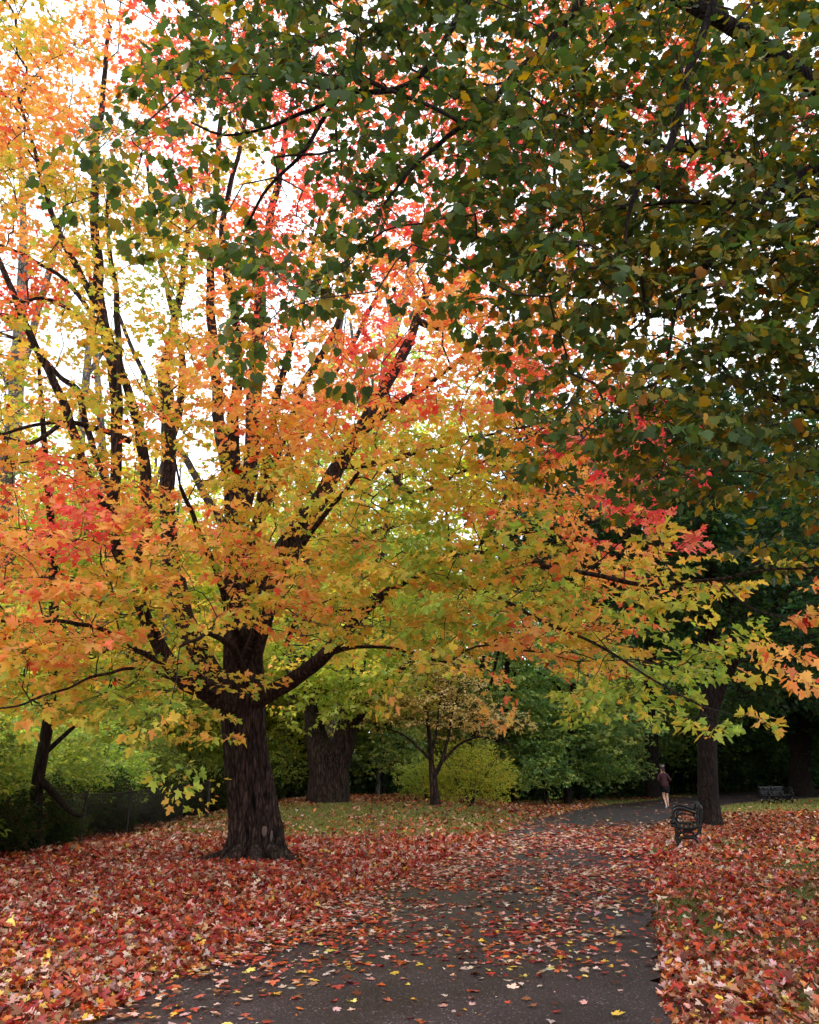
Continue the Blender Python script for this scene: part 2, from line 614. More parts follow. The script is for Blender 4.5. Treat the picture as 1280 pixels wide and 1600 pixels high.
class Skel:                       # branch graph grown from traced limbs out to the sprays
    def __init__(s):
        s.p, s.par, s.len, s.limb = [], [], [], []

    def add_limb(s, pts):
        prev = -1
        if s.p:
            A = np.array(s.p)
            prev = int(np.argmin(np.linalg.norm(A - pts[0, :3], axis=1)))
            if np.linalg.norm(A[prev] - pts[0, :3]) > 1.5:
                prev = -1
        for q in pts:
            s.p.append(q[:3])
            s.par.append(prev)
            s.len.append(0 if prev < 0 else s.len[prev] + np.linalg.norm(q[:3] - s.p[prev]))
            s.limb.append(True)
            prev = len(s.p) - 1

    def grow(s, targets, rng, bf=0.3, step=0.4, arch=0.12, wig=0.05, min_h=None, back=0.0):
        A = np.array(s.p)
        d0 = np.array([np.min(np.linalg.norm(A - t, axis=1)) for t in targets])
        order = np.argsort(d0)
        cap = len(A) + int(np.sum(d0 / step + 3) * 2) + 4000
        X = np.zeros((cap, 3))
        Ln = np.zeros(cap)
        X[:len(A)] = A
        Ln[:len(A)] = s.len
        n = len(A)
        tips = np.zeros((len(targets), 3))
        dirs = np.zeros((len(targets), 3))
        ends = np.zeros(len(targets), int)
        for ti in order:
            t = targets[ti]
            dv = t - X[:n]
            dist = np.linalg.norm(dv, axis=1)
            cost = dist + bf * Ln[:n] + 0.5 * np.maximum(0, -dv[:, 2] - 0.3 * dist)
            if min_h is not None:
                cost = cost + 5 * (X[:n, 2] < min_h)
            j = int(np.argmin(cost))
            D = dist[j]
            if back and D > back * 1.3:
                t = t - (t - X[j]) * (back / D)
                D -= back
            m = max(2, int(D / step) + 1)
            if n + m >= cap:
                break
            p0 = X[j].copy()
            c = p0 + (t - p0) * 0.5 + np.array([0, 0, arch * D]) + rng.normal(0, wig * D + 1e-6, 3)
            prev = j
            for q in range(1, m + 1):
                u = q / m
                pt = (1 - u) ** 2 * p0 + 2 * u * (1 - u) * c + u * u * t
                if q < m:
                    pt = pt + rng.normal(0, 0.015, 3)
                X[n] = pt
                Ln[n] = Ln[prev] + np.linalg.norm(pt - X[prev])
                s.par.append(prev)
                s.p.append(pt)
                s.len.append(Ln[n])
                s.limb.append(False)
                prev = n
                n += 1
            tips[ti] = t
            dd_ = t - X[s.par[prev]]
            dirs[ti] = dd_ / (np.linalg.norm(dd_) + 1e-9)
            ends[ti] = prev
        s.ends = ends
        return tips, dirs

    def branches(s, mb, r_unit=0.0035, r_max=0.05, sides=5, power=0.42):
        n = len(s.p)
        cnt = np.zeros(n)
        cnt[s.ends] += 1
        for i in range(n - 1, -1, -1):
            if s.par[i] >= 0 and s.par[i] < i:
                cnt[s.par[i]] += cnt[i]
        rad = np.minimum(r_unit * np.maximum(cnt, 1) ** power, r_max)
        A = np.array(s.p)
        par = np.array(s.par)
        lim = np.array(s.limb)
        idx = np.where((~lim) & (par >= 0))[0]
        r1 = rad[idx]
        r0 = np.where(lim[par[idx]], rad[idx] * 1.15, np.minimum(rad[par[idx]], rad[idx] * 1.6))
        prisms(mb, A[par[idx]], A[idx], r0, r1, sides)


def px_limb(lst, step=0.25):
    """traced limb: (px, py, Y, width in px) -> world polyline with radii"""
    out = []
    for px, py, Y, wd in lst:
        p = P(px, py, Y)
        depth = p[1] * CP + (p[2] - CZ) * SP
        out.append([*p, wd * 0.5 * depth / F])
    return resample(out, step)

# ================================================================ THE SETTING
rng = np.random.default_rng(7)

# path edges read off the photo, carried onto the ground
PL = [(130, 1600), (345, 1500), (560, 1400), (700, 1345), (800, 1302), (870, 1276), (930, 1262), (1000, 1254), (1120, 1248), (1330, 1244)]
PR = [(1045, 1600), (1030, 1500), (1016, 1400), (1010, 1345), (1013, 1310), (1035, 1288), (1075, 1271), (1120, 1263), (1200, 1258), (1330, 1256)]
EL = [G(*p)[:2] for p in PL]
ER = [G(*p)[:2] for p in PR]
EL = [EL[0] + (EL[0] - EL[1]) * 4.5] + EL
ER = [ER[0] + (ER[0] - ER[1]) * 4.5] + ER
EL.append(EL[-1] + np.array([30, 6]))
ER.append(ER[-1] + np.array([30, 6]))
el_ = resample(np.c_[np.array(EL), np.zeros(len(EL)), np.zeros(len(EL))], 0.8)
n_ = 140


def even(pts, n):
    p = np.array(pts)
    q = resample(np.c_[p, np.zeros(len(p)), np.zeros(len(p))], 0.3)[:, :2]
    return q


def pair_curve(A, B, sub=14):
    a, b = [], []
    A, B = np.array(A), np.array(B)
    for i in range(len(A) - 1):
        for j in range(sub):
            t = j / sub
            def cr(Q):
                q0, q1, q2, q3 = Q[max(i - 1, 0)], Q[i], Q[i + 1], Q[min(i + 2, len(Q) - 1)]
                return 0.5 * (2 * q1 + (q2 - q0) * t + (2 * q0 - 5 * q1 + 4 * q2 - q3) * t * t + (3 * q1 - q0 - 3 * q2 + q3) * t ** 3)
            a.append(cr(A)); b.append(cr(B))
    a.append(A[-1]); b.append(B[-1])
    return np.array(a), np.array(b)


pa, pb = pair_curve(EL, ER)
PATH_POLY = np.concatenate([pa, pb[::-1]])


def path_dist(x, y):
    """>0 inside the path: distance to the nearest edge, <0 outside"""
    x = np.asarray(x, float); y = np.asarray(y, float)
    poly = PATH_POLY
    inside = np.zeros(x.shape, bool)
    dm = np.full(x.shape, 1e9)
    n = len(poly)
    for i in range(n):
        x1, y1 = poly[i]
        x2, y2 = poly[(i + 1) % n]
        c = ((y1 > y) != (y2 > y)) & (x < (x2 - x1) * (y - y1) / (y2 - y1 + 1e-12) + x1)
        inside ^= c
        dx, dy = x2 - x1, y2 - y1
        t = np.clip(((x - x1) * dx + (y - y1) * dy) / (dx * dx + dy * dy + 1e-12), 0, 1)
        d = np.hypot(x - x1 - t * dx, y - y1 - t * dy)
        dm = np.minimum(dm, d)
    return np.where(inside, dm, -dm)


# ground sheet
xs = np.unique(np.concatenate([np.linspace(-14, 16, 151), np.linspace(-160, -14, 30), np.linspace(16, 160, 30)]))
ys = np.unique(np.concatenate([np.linspace(-12, 50, 249), np.linspace(-60, -12, 10), np.linspace(50, 300, 40)]))
X, Y = np.meshgrid(xs, ys)
pd = path_dist(X, Y)
Z = gh(X, Y) - 0.05 * sstep(-0.15, 0.2, pd)
mb = MB()
nx_, ny_ = len(xs), len(ys)
i = np.arange(ny_ - 1)[:, None] * nx_ + np.arange(nx_ - 1)[None]
f = np.stack([i, i + 1, i + 1 + nx_, i + nx_], -1).reshape(-1, 4)
mb.add(np.stack([X, Y, Z], -1), f, np.full(len(f), 4))


def ground_mat():
    m, t, out = new_mat('leafy_ground')
    b = principled(t, 0.9, 0.15)
    c = t.nodes.new('ShaderNodeTexCoord')

    def noise(scale, det=6, rough=0.6):
        n = t.nodes.new('ShaderNodeTexNoise')
        n.inputs['Scale'].default_value = scale
        n.inputs['Detail'].default_value = det
        n.inputs['Roughness'].default_value = rough
        t.links.new(c.outputs['Object'], n.inputs['Vector'])
        return n.outputs['Fac']

    def ramp(src, stops):
        r = t.nodes.new('ShaderNodeValToRGB')
        while len(r.color_ramp.elements) < len(stops):
            r.color_ramp.elements.new(0.5)
        for e, (p_, cc) in zip(r.color_ramp.elements, stops):
            e.position = p_
            e.color = (*lin(cc), 1)
        t.links.new(src, r.inputs['Fac'])
        return r.outputs[0]
    soil = ramp(noise(14, 9), [(0.3, (34, 20, 16)), (0.5, (78, 44, 34)), (0.7, (124, 78, 56))])
    v = t.nodes.new('ShaderNodeTexVoronoi')
    v.inputs['Scale'].default_value = 13
    t.links.new(c.outputs['Object'], v.inputs['Vector'])
    hs = t.nodes.new('ShaderNodeSeparateColor')
    t.links.new(v.outputs['Color'], hs.inputs[0])
    litter = ramp(hs.outputs[0], [(0.0, (70, 26, 22)), (0.3, (128, 50, 36)), (0.55, (150, 92, 60)), (0.8, (96, 48, 34)), (1.0, (176, 120, 84))])
    grass = ramp(noise(30, 8), [(0.3, (44, 54, 22)), (0.6, (92, 98, 44)), (0.75, (130, 122, 66))])
    mk = t.nodes.new('ShaderNodeValToRGB')
    mk.color_ramp.elements[0].position = 0.45
    mk.color_ramp.elements[1].position = 0.56
    t.links.new(noise(0.45, 5), mk.inputs['Fac'])
    m1 = t.nodes.new('ShaderNodeMix')
    m1.data_type = 'RGBA'
    m1.inputs['Factor'].default_value = 0.6
    t.links.new(soil, m1.inputs['A']); t.links.new(litter, m1.inputs['B'])
    at = t.nodes.new('ShaderNodeAttribute')
    at.attribute_name = 'Col'
    m2 = t.nodes.new('ShaderNodeMix')
    m2.data_type = 'RGBA'
    ml = t.nodes.new('ShaderNodeMath')
    ml.operation = 'MULTIPLY_ADD'
    t.links.new(mk.outputs[0], ml.inputs[0])
    ml.inputs[1].default_value = 0.35
    t.links.new(at.outputs['Fac'], ml.inputs[2])
    ml.use_clamp = True
    t.links.new(ml.outputs[0], m2.inputs['Factor'])
    t.links.new(m1.outputs['Result'], m2.inputs['A']); t.links.new(grass, m2.inputs['B'])
    t.links.new(m2.outputs['Result'], b.inputs['Base Color'])
    u = t.nodes.new('ShaderNodeBump')
    u.inputs['Strength'].default_value = 0.8
    u.inputs['Distance'].default_value = 0.03
    t.links.new(noise(45, 6), u.inputs['Height'])
    t.links.new(u.outputs[0], b.inputs['Normal'])
    t.links.new(b.outputs[0], out.inputs['Surface'])
    return m


def grassy(x, y):
    """0..1: where grass shows through the fallen leaves"""
    p = np.stack([x, y, np.zeros_like(x)], -1)
    n = wob(p, 1.1, 3)
    band = sstep(19.5, 23, y) * (1 - sstep(29, 31.5, y)) * (1 - sstep(3.0, 5.0, x)) * sstep(-9, -6, x)
    far_r = sstep(9, 11, x) * sstep(32, 35, y) * (1 - sstep(44, 48, y))
    right = sstep(2.2, 3.5, x) * (1 - sstep(18, 24, y)) * np.clip((wob(p, 1.5, 9) + 0.22) * 2.2, 0, 1)
    left = (1 - sstep(-4, -2, x)) * (1 - sstep(8, 12, y)) * np.clip((n - 0.45) * 2, 0, 1)
    far = sstep(38, 46, y) * 0.7
    return np.clip((0.8 + 0.3 * n) * band + 1.0 * far_r + 0.9 * right + 0.5 * left + far, 0, 1)


gxy = np.stack([X, Y], -1).reshape(ny_, nx_, 2)
cx, cy = (X[:-1, :-1] + X[1:, 1:]) / 2, (Y[:-1, :-1] + Y[1:, 1:]) / 2
gg = grassy(cx, cy).ravel()
mb.c.append(np.repeat(gg[:, None], 3, 1).astype(np.float32))
g_o = mb.build('ground', ground_mat(), smooth=True)
tag(g_o, kind='structure')

# asphalt path
mb = MB()
W_ = 10
tt = np.linspace(0, 1, W_ + 1)
wav = 0.06 * np.sin(np.arange(len(pa)) * 0.8) + 0.05 * np.sin(np.arange(len(pa)) * 2.1)
grid = pa[:, None] * (1 - tt)[None, :, None] + pb[:, None] * tt[None, :, None]
dirn = (pb - pa) / np.linalg.norm(pb - pa, axis=1)[:, None]
grid[:, 0] -= dirn * wav[:, None]
grid[:, -1] += dirn * np.roll(wav, 5)[:, None]
gz = gh(grid[..., 0], grid[..., 1]) + 0.012 + 0.03 * np.sin(np.pi * tt)[None]
V = np.concatenate([grid, gz[..., None]], -1)
i = np.arange(len(pa) - 1)[:, None] * (W_ + 1) + np.arange(W_)[None]
f = np.stack([i, i + 1, i + W_ + 2, i + W_ + 1], -1).reshape(-1, 4)
mb.add(V, f, np.full(len(f), 4))


def asphalt():
    m, t, out = new_mat('asphalt')
    b = principled(t, 0.5, 0.5)
    c = t.nodes.new('ShaderNodeTexCoord')
    v = t.nodes.new('ShaderNodeTexVoronoi')
    v.inputs['Scale'].default_value = 85
    t.links.new(c.outputs['Object'], v.inputs['Vector'])
    n = t.nodes.new('ShaderNodeTexNoise')
    n.inputs['Scale'].default_value = 1.3
    n.inputs['Detail'].default_value = 8
    t.links.new(c.outputs['Object'], n.inputs['Vector'])
    s = t.nodes.new('ShaderNodeSeparateColor')
    t.links.new(v.outputs['Color'], s.inputs[0])
    r = t.nodes.new('ShaderNodeValToRGB')
    r.color_ramp.elements[0].color = (*lin((36, 27, 31)), 1)
    r.color_ramp.elements[1].color = (*lin((72, 59, 67)), 1)
    e = r.color_ramp.elements.new(0.93)
    e.color = (*lin((56, 45, 51)), 1)
    r.color_ramp.elements[2].color = (*lin((124, 110, 112)), 1)
    t.links.new(s.outputs[0], r.inputs['Fac'])
    r2 = t.nodes.new('ShaderNodeValToRGB')
    r2.color_ramp.elements[0].position = 0.35
    r2.color_ramp.elements[1].position = 0.7
    r2.color_ramp.elements[0].color = (0.5, 0.46, 0.49, 1)
    r2.color_ramp.elements[1].color = (1.15, 1.12, 1.15, 1)
    t.links.new(n.outputs['Fac'], r2.inputs['Fac'])
    x = t.nodes.new('ShaderNodeMix')
    x.data_type = 'RGBA'
    x.blend_type = 'MULTIPLY'
    x.inputs['Factor'].default_value = 1
    t.links.new(r.outputs[0], x.inputs['A']); t.links.new(r2.outputs[0], x.inputs['B'])
    t.links.new(x.outputs['Result'], b.inputs['Base Color'])
    u = t.nodes.new('ShaderNodeBump')
    u.inputs['Strength'].default_value = 0.5
    u.inputs['Distance'].default_value = 0.006
    t.links.new(v.outputs['Distance'], u.inputs['Height'])
    t.links.new(u.outputs[0], b.inputs['Normal'])
    t.links.new(b.outputs[0], out.inputs['Surface'])
    return m


tag(mb.build('path', asphalt(), smooth=True), kind='structure')

# ---------------------------------------------------------------- fallen leaves
RED = lin([(158, 40, 36), (184, 60, 48), (132, 32, 32), (194, 80, 60), (172, 60, 60), (200, 98, 80)])
PALE = lin([(230, 184, 164), (220, 154, 138), (236, 206, 180), (216, 172, 168), (210, 186, 168)])
ORG = lin([(208, 96, 40), (196, 76, 36), (222, 130, 60), (180, 90, 44), (210, 110, 70)])
YEL = lin([(226, 186, 70), (236, 206, 110), (214, 160, 60)])
BRN = lin([(120, 62, 40), (96, 48, 36), (140, 84, 56), (152, 100, 72), (84, 40, 30)])
TAN = lin([(188, 140, 100), (170, 120, 84), (204, 160, 120), (150, 96, 70)])
PAL = [RED, PALE, ORG, YEL, BRN, TAN]


def litter_mix(x, y, on_path):
    """weights of the six palettes at each point"""
    N = len(x)
    p = np.stack([x, y, np.zeros(N)], -1)
    w = np.zeros((N, 6))
    # under the big maple and on the middle of the path: red
    px, py = to_px(np.stack([x, y, gh(x, y)], -1))
    near = sstep(1420, 1560, py)
    far = 1 - sstep(1282, 1335, py)
    redz = (1 - near) * (1 - far)
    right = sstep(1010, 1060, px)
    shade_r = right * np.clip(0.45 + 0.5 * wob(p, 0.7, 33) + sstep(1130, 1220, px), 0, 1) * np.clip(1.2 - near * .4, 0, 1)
    w[:, 0] = 0.46 * redz + 0.27 * near + 0.06 * far
    w[:, 1] = 0.20 * redz + 0.16 * near + 0.07 * far
    w[:, 2] = 0.15 * redz + 0.24 * near + 0.14 * far
    w[:, 3] = 0.015 * redz + 0.08 * near + 0.02 * far
    w[:, 4] = 0.15 * redz + 0.30 * near + 0.20 * far
    w[:, 5] = 0.08 * redz + 0.10 * near + 0.42 * far
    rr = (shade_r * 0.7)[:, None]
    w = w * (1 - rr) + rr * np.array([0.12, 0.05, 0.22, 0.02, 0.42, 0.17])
    ov = np.where(on_path, near, 0)[:, None]
    w = w * (1 - 0.5 * ov) + 0.5 * ov * np.array([0.18, 0.34, 0.2, 0.18, 0.05, 0.05])
    on = np.where(on_path, 1 - near, 0)[:, None] * 0.45
    w = w * (1 - on) + on * np.array([0.36, 0.44, 0.12, 0.03, 0.03, 0.02])
    w *= np.exp(0.5 * np.stack([wob(p, 1.3, 11 + k) for k in range(6)], -1))
    return w / w.sum(1)[:, None]


def litter_density(x, y, pdv):
    p = np.stack([x, y, np.zeros_like(x)], -1)
    px, py = to_px(np.stack([x, y, gh(x, y)], -1))
    n = wob(p, 0.9, 5)
    n2 = wob(p, 3.1, 6)
    lawn = 1.0 - 0.82 * grassy(x, y) + 0.1 * n2
    lawn = np.clip(lawn, 0, 2) ** 1.7 * np.clip(1.0 + 0.25 * n, 0.3, 1.4)
    # on the path: thin near the camera, thick in the middle distance, thin again at the bend
    mid = sstep(1560, 1400, py) * 1.0
    bend = sstep(1278, 1312, py)
    lane = 1 - 0.55 * sstep(900, 1000, px) * sstep(1330, 1360, py)
    pth = 0.055 + 0.44 * mid * bend
    pth = pth + 0.5 * np.exp(-np.clip(pdv, 0, 9) / 0.22) * np.where(px < 900, 1.0, 0.5)
    pth = pth + 0.24 * sstep(1440, 1340, py) * sstep(1280, 1310, py)
    pth = pth * lane * np.clip(1 + 0.9 * n + 0.6 * n2, 0.1, 2.4)
    pth = np.where(py < 1285, 0.05 + 0.16 * sstep(900, 860, px), pth)
    return np.where(pdv > 0, pth, lawn)


def scatter(y0, y1, dens, margin=2.2):
    xm = 0.54 * y1 + margin
    area = (y1 - y0) * 2 * xm
    n = int(area * dens)
    y = rng.uniform(y0, y1, n)
    x = rng.uniform(-xm, xm, n)
    k = np.abs(x) < 0.54 * y + margin
    return x[k], y[k]


def fallen(y0, y1, dens, size, outline, mb, up=1.0):
    x, y = scatter(y0, y1, dens)
    pdv = path_dist(x, y) + 0.12 * wob(np.stack([x, y, x * 0], -1), 4.0, 14)
    k = rng.random(len(x)) < litter_density(x, y, pdv)
    k &= (pdv > 0) | (x > -9.5)
    x, y, pdv = x[k], y[k], pdv[k]
    N = len(x)
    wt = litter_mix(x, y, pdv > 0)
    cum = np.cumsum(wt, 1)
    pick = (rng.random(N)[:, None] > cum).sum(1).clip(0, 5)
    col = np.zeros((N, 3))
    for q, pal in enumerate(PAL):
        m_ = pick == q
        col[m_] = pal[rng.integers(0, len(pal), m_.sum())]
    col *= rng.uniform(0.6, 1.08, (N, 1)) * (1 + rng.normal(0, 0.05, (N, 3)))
    flat = pdv > 0
    z = gh(x, y) + np.where(flat, 0.035 + 0.008 * rng.random(N), 0.012 + 0.045 * rng.random(N) ** 1.5)
    az_ = rng.uniform(0, 2 * math.pi, N)
    tl = np.where(flat, 0.10, 0.45) * up
    nn = np.stack([rng.normal(0, 1, N) * tl, rng.normal(0, 1, N) * tl, np.ones(N)], -1)
    dr = np.stack([np.cos(az_), np.sin(az_), rng.normal(0, 1, N) * tl * 0.5], -1)
    sz = size * np.exp(rng.normal(0, 0.28, N)).clip(0.5, 1.6)
    fold = rng.uniform(-0.3, 1.0, N) * np.where(flat, 0.45, 1)
    curl = rng.uniform(-0.8, 0.7, N) * np.where(flat, 0.4, 1)
    z = z + np.maximum(0, -np.minimum(curl, fold)) * sz * 0.7
    pos = np.stack([x, y, z], -1) - dr * sz[:, None] * 0.4
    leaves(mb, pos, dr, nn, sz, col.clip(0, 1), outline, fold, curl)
    return N


mb = MB()
n1 = fallen(3.2, 9, 520, 0.056, MAPLE, mb)
n2 = fallen(9, 16, 430, 0.065, MAPLE_S, mb)
n3 = fallen(16, 26, 230, 0.088, MAPLE_S, mb)
n4 = fallen(26, 50, 90, 0.12, OVAL, mb)
n5 = fallen(3.2, 12, 300, 0.022, OVAL, mb)
print('fallen leaves', n1, n2, n3, n4)
tag(mb.build('fallen_leaves', M['litter']), 'red, orange and pale fallen maple leaves covering the lawn and path', 'leaves', kind='stuff')

# ---------------------------------------------------------------- grass
GR = lin([(70, 88, 36), (96, 106, 50), (60, 76, 32), (128, 122, 72), (146, 132, 88), (84, 98, 42)])
mb = MB()
for y0, y1, dens, hgt, wd in ((3.4, 10, 1500, 0.045, 0.005), (10, 20, 520, 0.06, 0.008), (20, 32, 1000, 0.06, 0.014), (32, 48, 260, 0.08, 0.025)):
    x, y = scatter(y0, y1, dens, 1.5)
    pdv = path_dist(x, y)
    g = grassy(x, y)
    k = (pdv < -0.05) & (rng.random(len(x)) < g) & (x > -9)
    x, y = x[k], y[k]
    N = len(x)
    b0 = np.stack([x, y, gh(x, y) - 0.005], -1)
    a = rng.uniform(0, 2 * math.pi, N)
    s = np.stack([np.cos(a), np.sin(a), np.zeros(N)], -1) * wd * 0.5
    h_ = hgt * rng.uniform(0.6, 1.4, N)
    ln_ = rng.normal(0, 0.5, (N, 2))
    tip = b0 + np.concatenate([ln_ * h_[:, None], h_[:, None]], 1)
    mid_ = b0 + np.concatenate([ln_ * h_[:, None] * 0.3, h_[:, None] * 0.6], 1)
    V = np.stack([b0 - s, b0 + s, mid_ + s * 0.7, tip, mid_ - s * 0.7], 1)
    f = np.arange(5)[None] + (np.arange(N) * 5)[:, None]
    GF = lin([(150, 154, 84), (172, 166, 98), (190, 174, 118), (132, 146, 72)])
    far_ = (rng.random(N) < 0.75) & (y > 18)
    c = np.where(far_[:, None], GF[rng.integers(0, 4, N)], GR[rng.integers(0, len(GR), N)]) * rng.uniform(0.7, 1.2, (N, 1))
    mb.add(V.reshape(-1, 3), f, np.full(N, 5), c)
    print('grass', N)
tag(mb.build('grass', M['grass']), 'short green grass showing in patches between the fallen leaves', 'grass', kind='stuff')

# ================================================================ THE BIG MAPLE
CELL = 80


def grid_lookup(rows, px, py, x0=0, y0=0, fill='.'):
    out = np.full(len(px), fill)
    ci = np.floor((px - x0) / CELL).astype(int)
    ri = np.floor((py - y0) / CELL).astype(int)
    for k in range(len(px)):
        r = min(max(ri[k], 0), len(rows) - 1)
        c = min(max(ci[k], 0), len(rows[0]) - 1)
        out[k] = rows[r][c]
    return out


#            0    80   160  240  320  400  480  560  640  720  800  880  960 1040 1120 1200
COLMAP = [
    'YOORROOOORRROOOO',   # 0
    'OOORRRROROOORROO',   # 80
    'OOYRYPRRRPROPPPO',   # 160
    'YYYPYPPRRPRORPPO',   # 240
    'OYYYORORROROOOOO',   # 320
    'RYYGORYOOROOOOOO',   # 400
    'YYYYOROPOOOOOOOO',   # 480
    'YYYOOOOROOROOOOO',   # 560
    'YOYYYOOYYYOPPROO',   # 640
    'OROYYYYGYYOOPROO',   # 720
    'OPOOOYYGGGOOPYYO',   # 800
    'OOYYYOYYGYGOYYYO',   # 880
    'YOYYYOYYYOOYGGYO',   # 960
    'YYGGYYYYYYYGGGYO',   # 1040
    'YYYYYYYYYYYGGYYO',   # 1120
]
DENMAP = [
    '8634542223343221',
    '9846655556653211',
    '9757666666653321',
    '9757776666442210',
    '8756767666641001',
    '7556667778620111',
    '5545788888730000',
    '5554788889830000',
    '5545567868853000',
    '6644577777653000',
    '7878788887653000',
    '8888778878864122',
    '8888505445765232',
    '4676200000144411',
    '0126200000000100',
]
MCOL = {
    'R': lin([(232, 118, 80), (238, 132, 88), (224, 104, 80), (240, 148, 100)]),
    'P': lin([(232, 96, 92), (238, 116, 106), (224, 84, 84), (238, 138, 112)]),
    'O': lin([(238, 178, 98), (234, 162, 92), (242, 190, 104), (236, 172, 106), (226, 180, 88)]),
    'Y': lin([(214, 196, 80), (202, 188, 76), (226, 196, 84), (190, 184, 74), (230, 184, 82)]),
    'G': lin([(166, 186, 76), (148, 174, 70), (184, 196, 84), (134, 162, 66)]),
}
ty = 16.5
maple = thing('maple_tree', 'big maple with thick dark trunk and red, orange and yellow leaves left of the path', 'tree', tuple(map(float, [G(397, 1345)[0], G(397, 1345)[1], 0])))
trunk_px = [(399, 1352, 16.5, 78), (398, 1335, 16.5, 76), (398, 1300, 16.5, 72), (392, 1250, 16.5, 68), (385, 1200, 16.5, 65), (380, 1150, 16.5, 62),
            (380, 1100, 16.5, 62), (381, 1050, 16.5, 56), (380, 1000, 16.5, 52), (376, 950, 16.5, 46), (372, 900, 16.5, 39),
            (370, 850, 16.6, 34), (366, 780, 16.7, 28), (362, 700, 16.8, 22)]
trunk = px_limb(trunk_px, 0.06)


def flare_main(pts, th):
    h = (pts[:, 2] - pts[0, 2])[:, None]
    fl = np.exp(-h / 0.28)
    lob = 0.5 + 0.5 * np.cos(5 * th + 0.8)[None] + 0.3 * np.cos(3 * th + 2)[None]
    return 1 + fl * (0.16 + 0.55 * lob)


mb = MB()
tube(mb, trunk, 170, 0.19, 3.0, flare_main)
# surface roots
bx_, by_ = maple.location.x, maple.location.y
for a, L, r0 in ((200, 1.0, 0.13), (235, 0.6, 0.12), (330, 0.9, 0.13), (20, 0.7, 0.10), (120, 0.9, 0.12), (283, 0.5, 0.10)):
    ca, sa = math.cos(R(a)), math.sin(R(a))
    q = np.array([[bx_ + ca * 0.34, by_ + sa * 0.34, 0.20, r0 * 1.15], [bx_ + ca * 0.60, by_ + sa * 0.60, 0.07, r0],
                  [bx_ + ca * (0.6 + L * 0.35), by_ + sa * (0.6 + L * 0.35) + 0.05, 0.015, r0 * 0.7],
                  [bx_ + ca * (0.6 + L * 0.75), by_ + sa * (0.6 + L * 0.7), -0.02, r0 * 0.45], [bx_ + ca * (0.6 + L), by_ + sa * (0.6 + L), -0.08, r0 * 0.2]])
    tube(mb, resample(q, 0.06), 16, 0.08, a)
tr_o = mb.build('trunk', M['bark'], maple, smooth=True)
for px, py, s in ((413, 1299, 0.95), (424, 1306, 0.4)):
    mb = MB()
    c = P(px, py, 16.5 - 0.50)
    a = np.linspace(0, 2 * math.pi, 14, endpoint=False)
    rings = []
    for rr, dd in ((1.0, 0.0), (0.8, 0.035), (0.35, 0.05), (0.0, 0.045)):
        rings.append(np.stack([c[0] + np.cos(a) * 0.055 * s * rr, np.full(14, c[1] - dd + 0.02), c[2] + np.sin(a) * 0.10 * rr * (1 + 0.1 * np.sin(3 * a))], -1))
    V = np.concatenate(rings)
    f = []
    for k in range(3):
        for j in range(14):
            f.append([k * 14 + j, k * 14 + (j + 1) % 14, (k + 1) * 14 + (j + 1) % 14, (k + 1) * 14 + j])
    mb.add(V, f, np.full(len(f), 4))
    mb.build('bark_scar', M['scar'], tr_o, smooth=True)

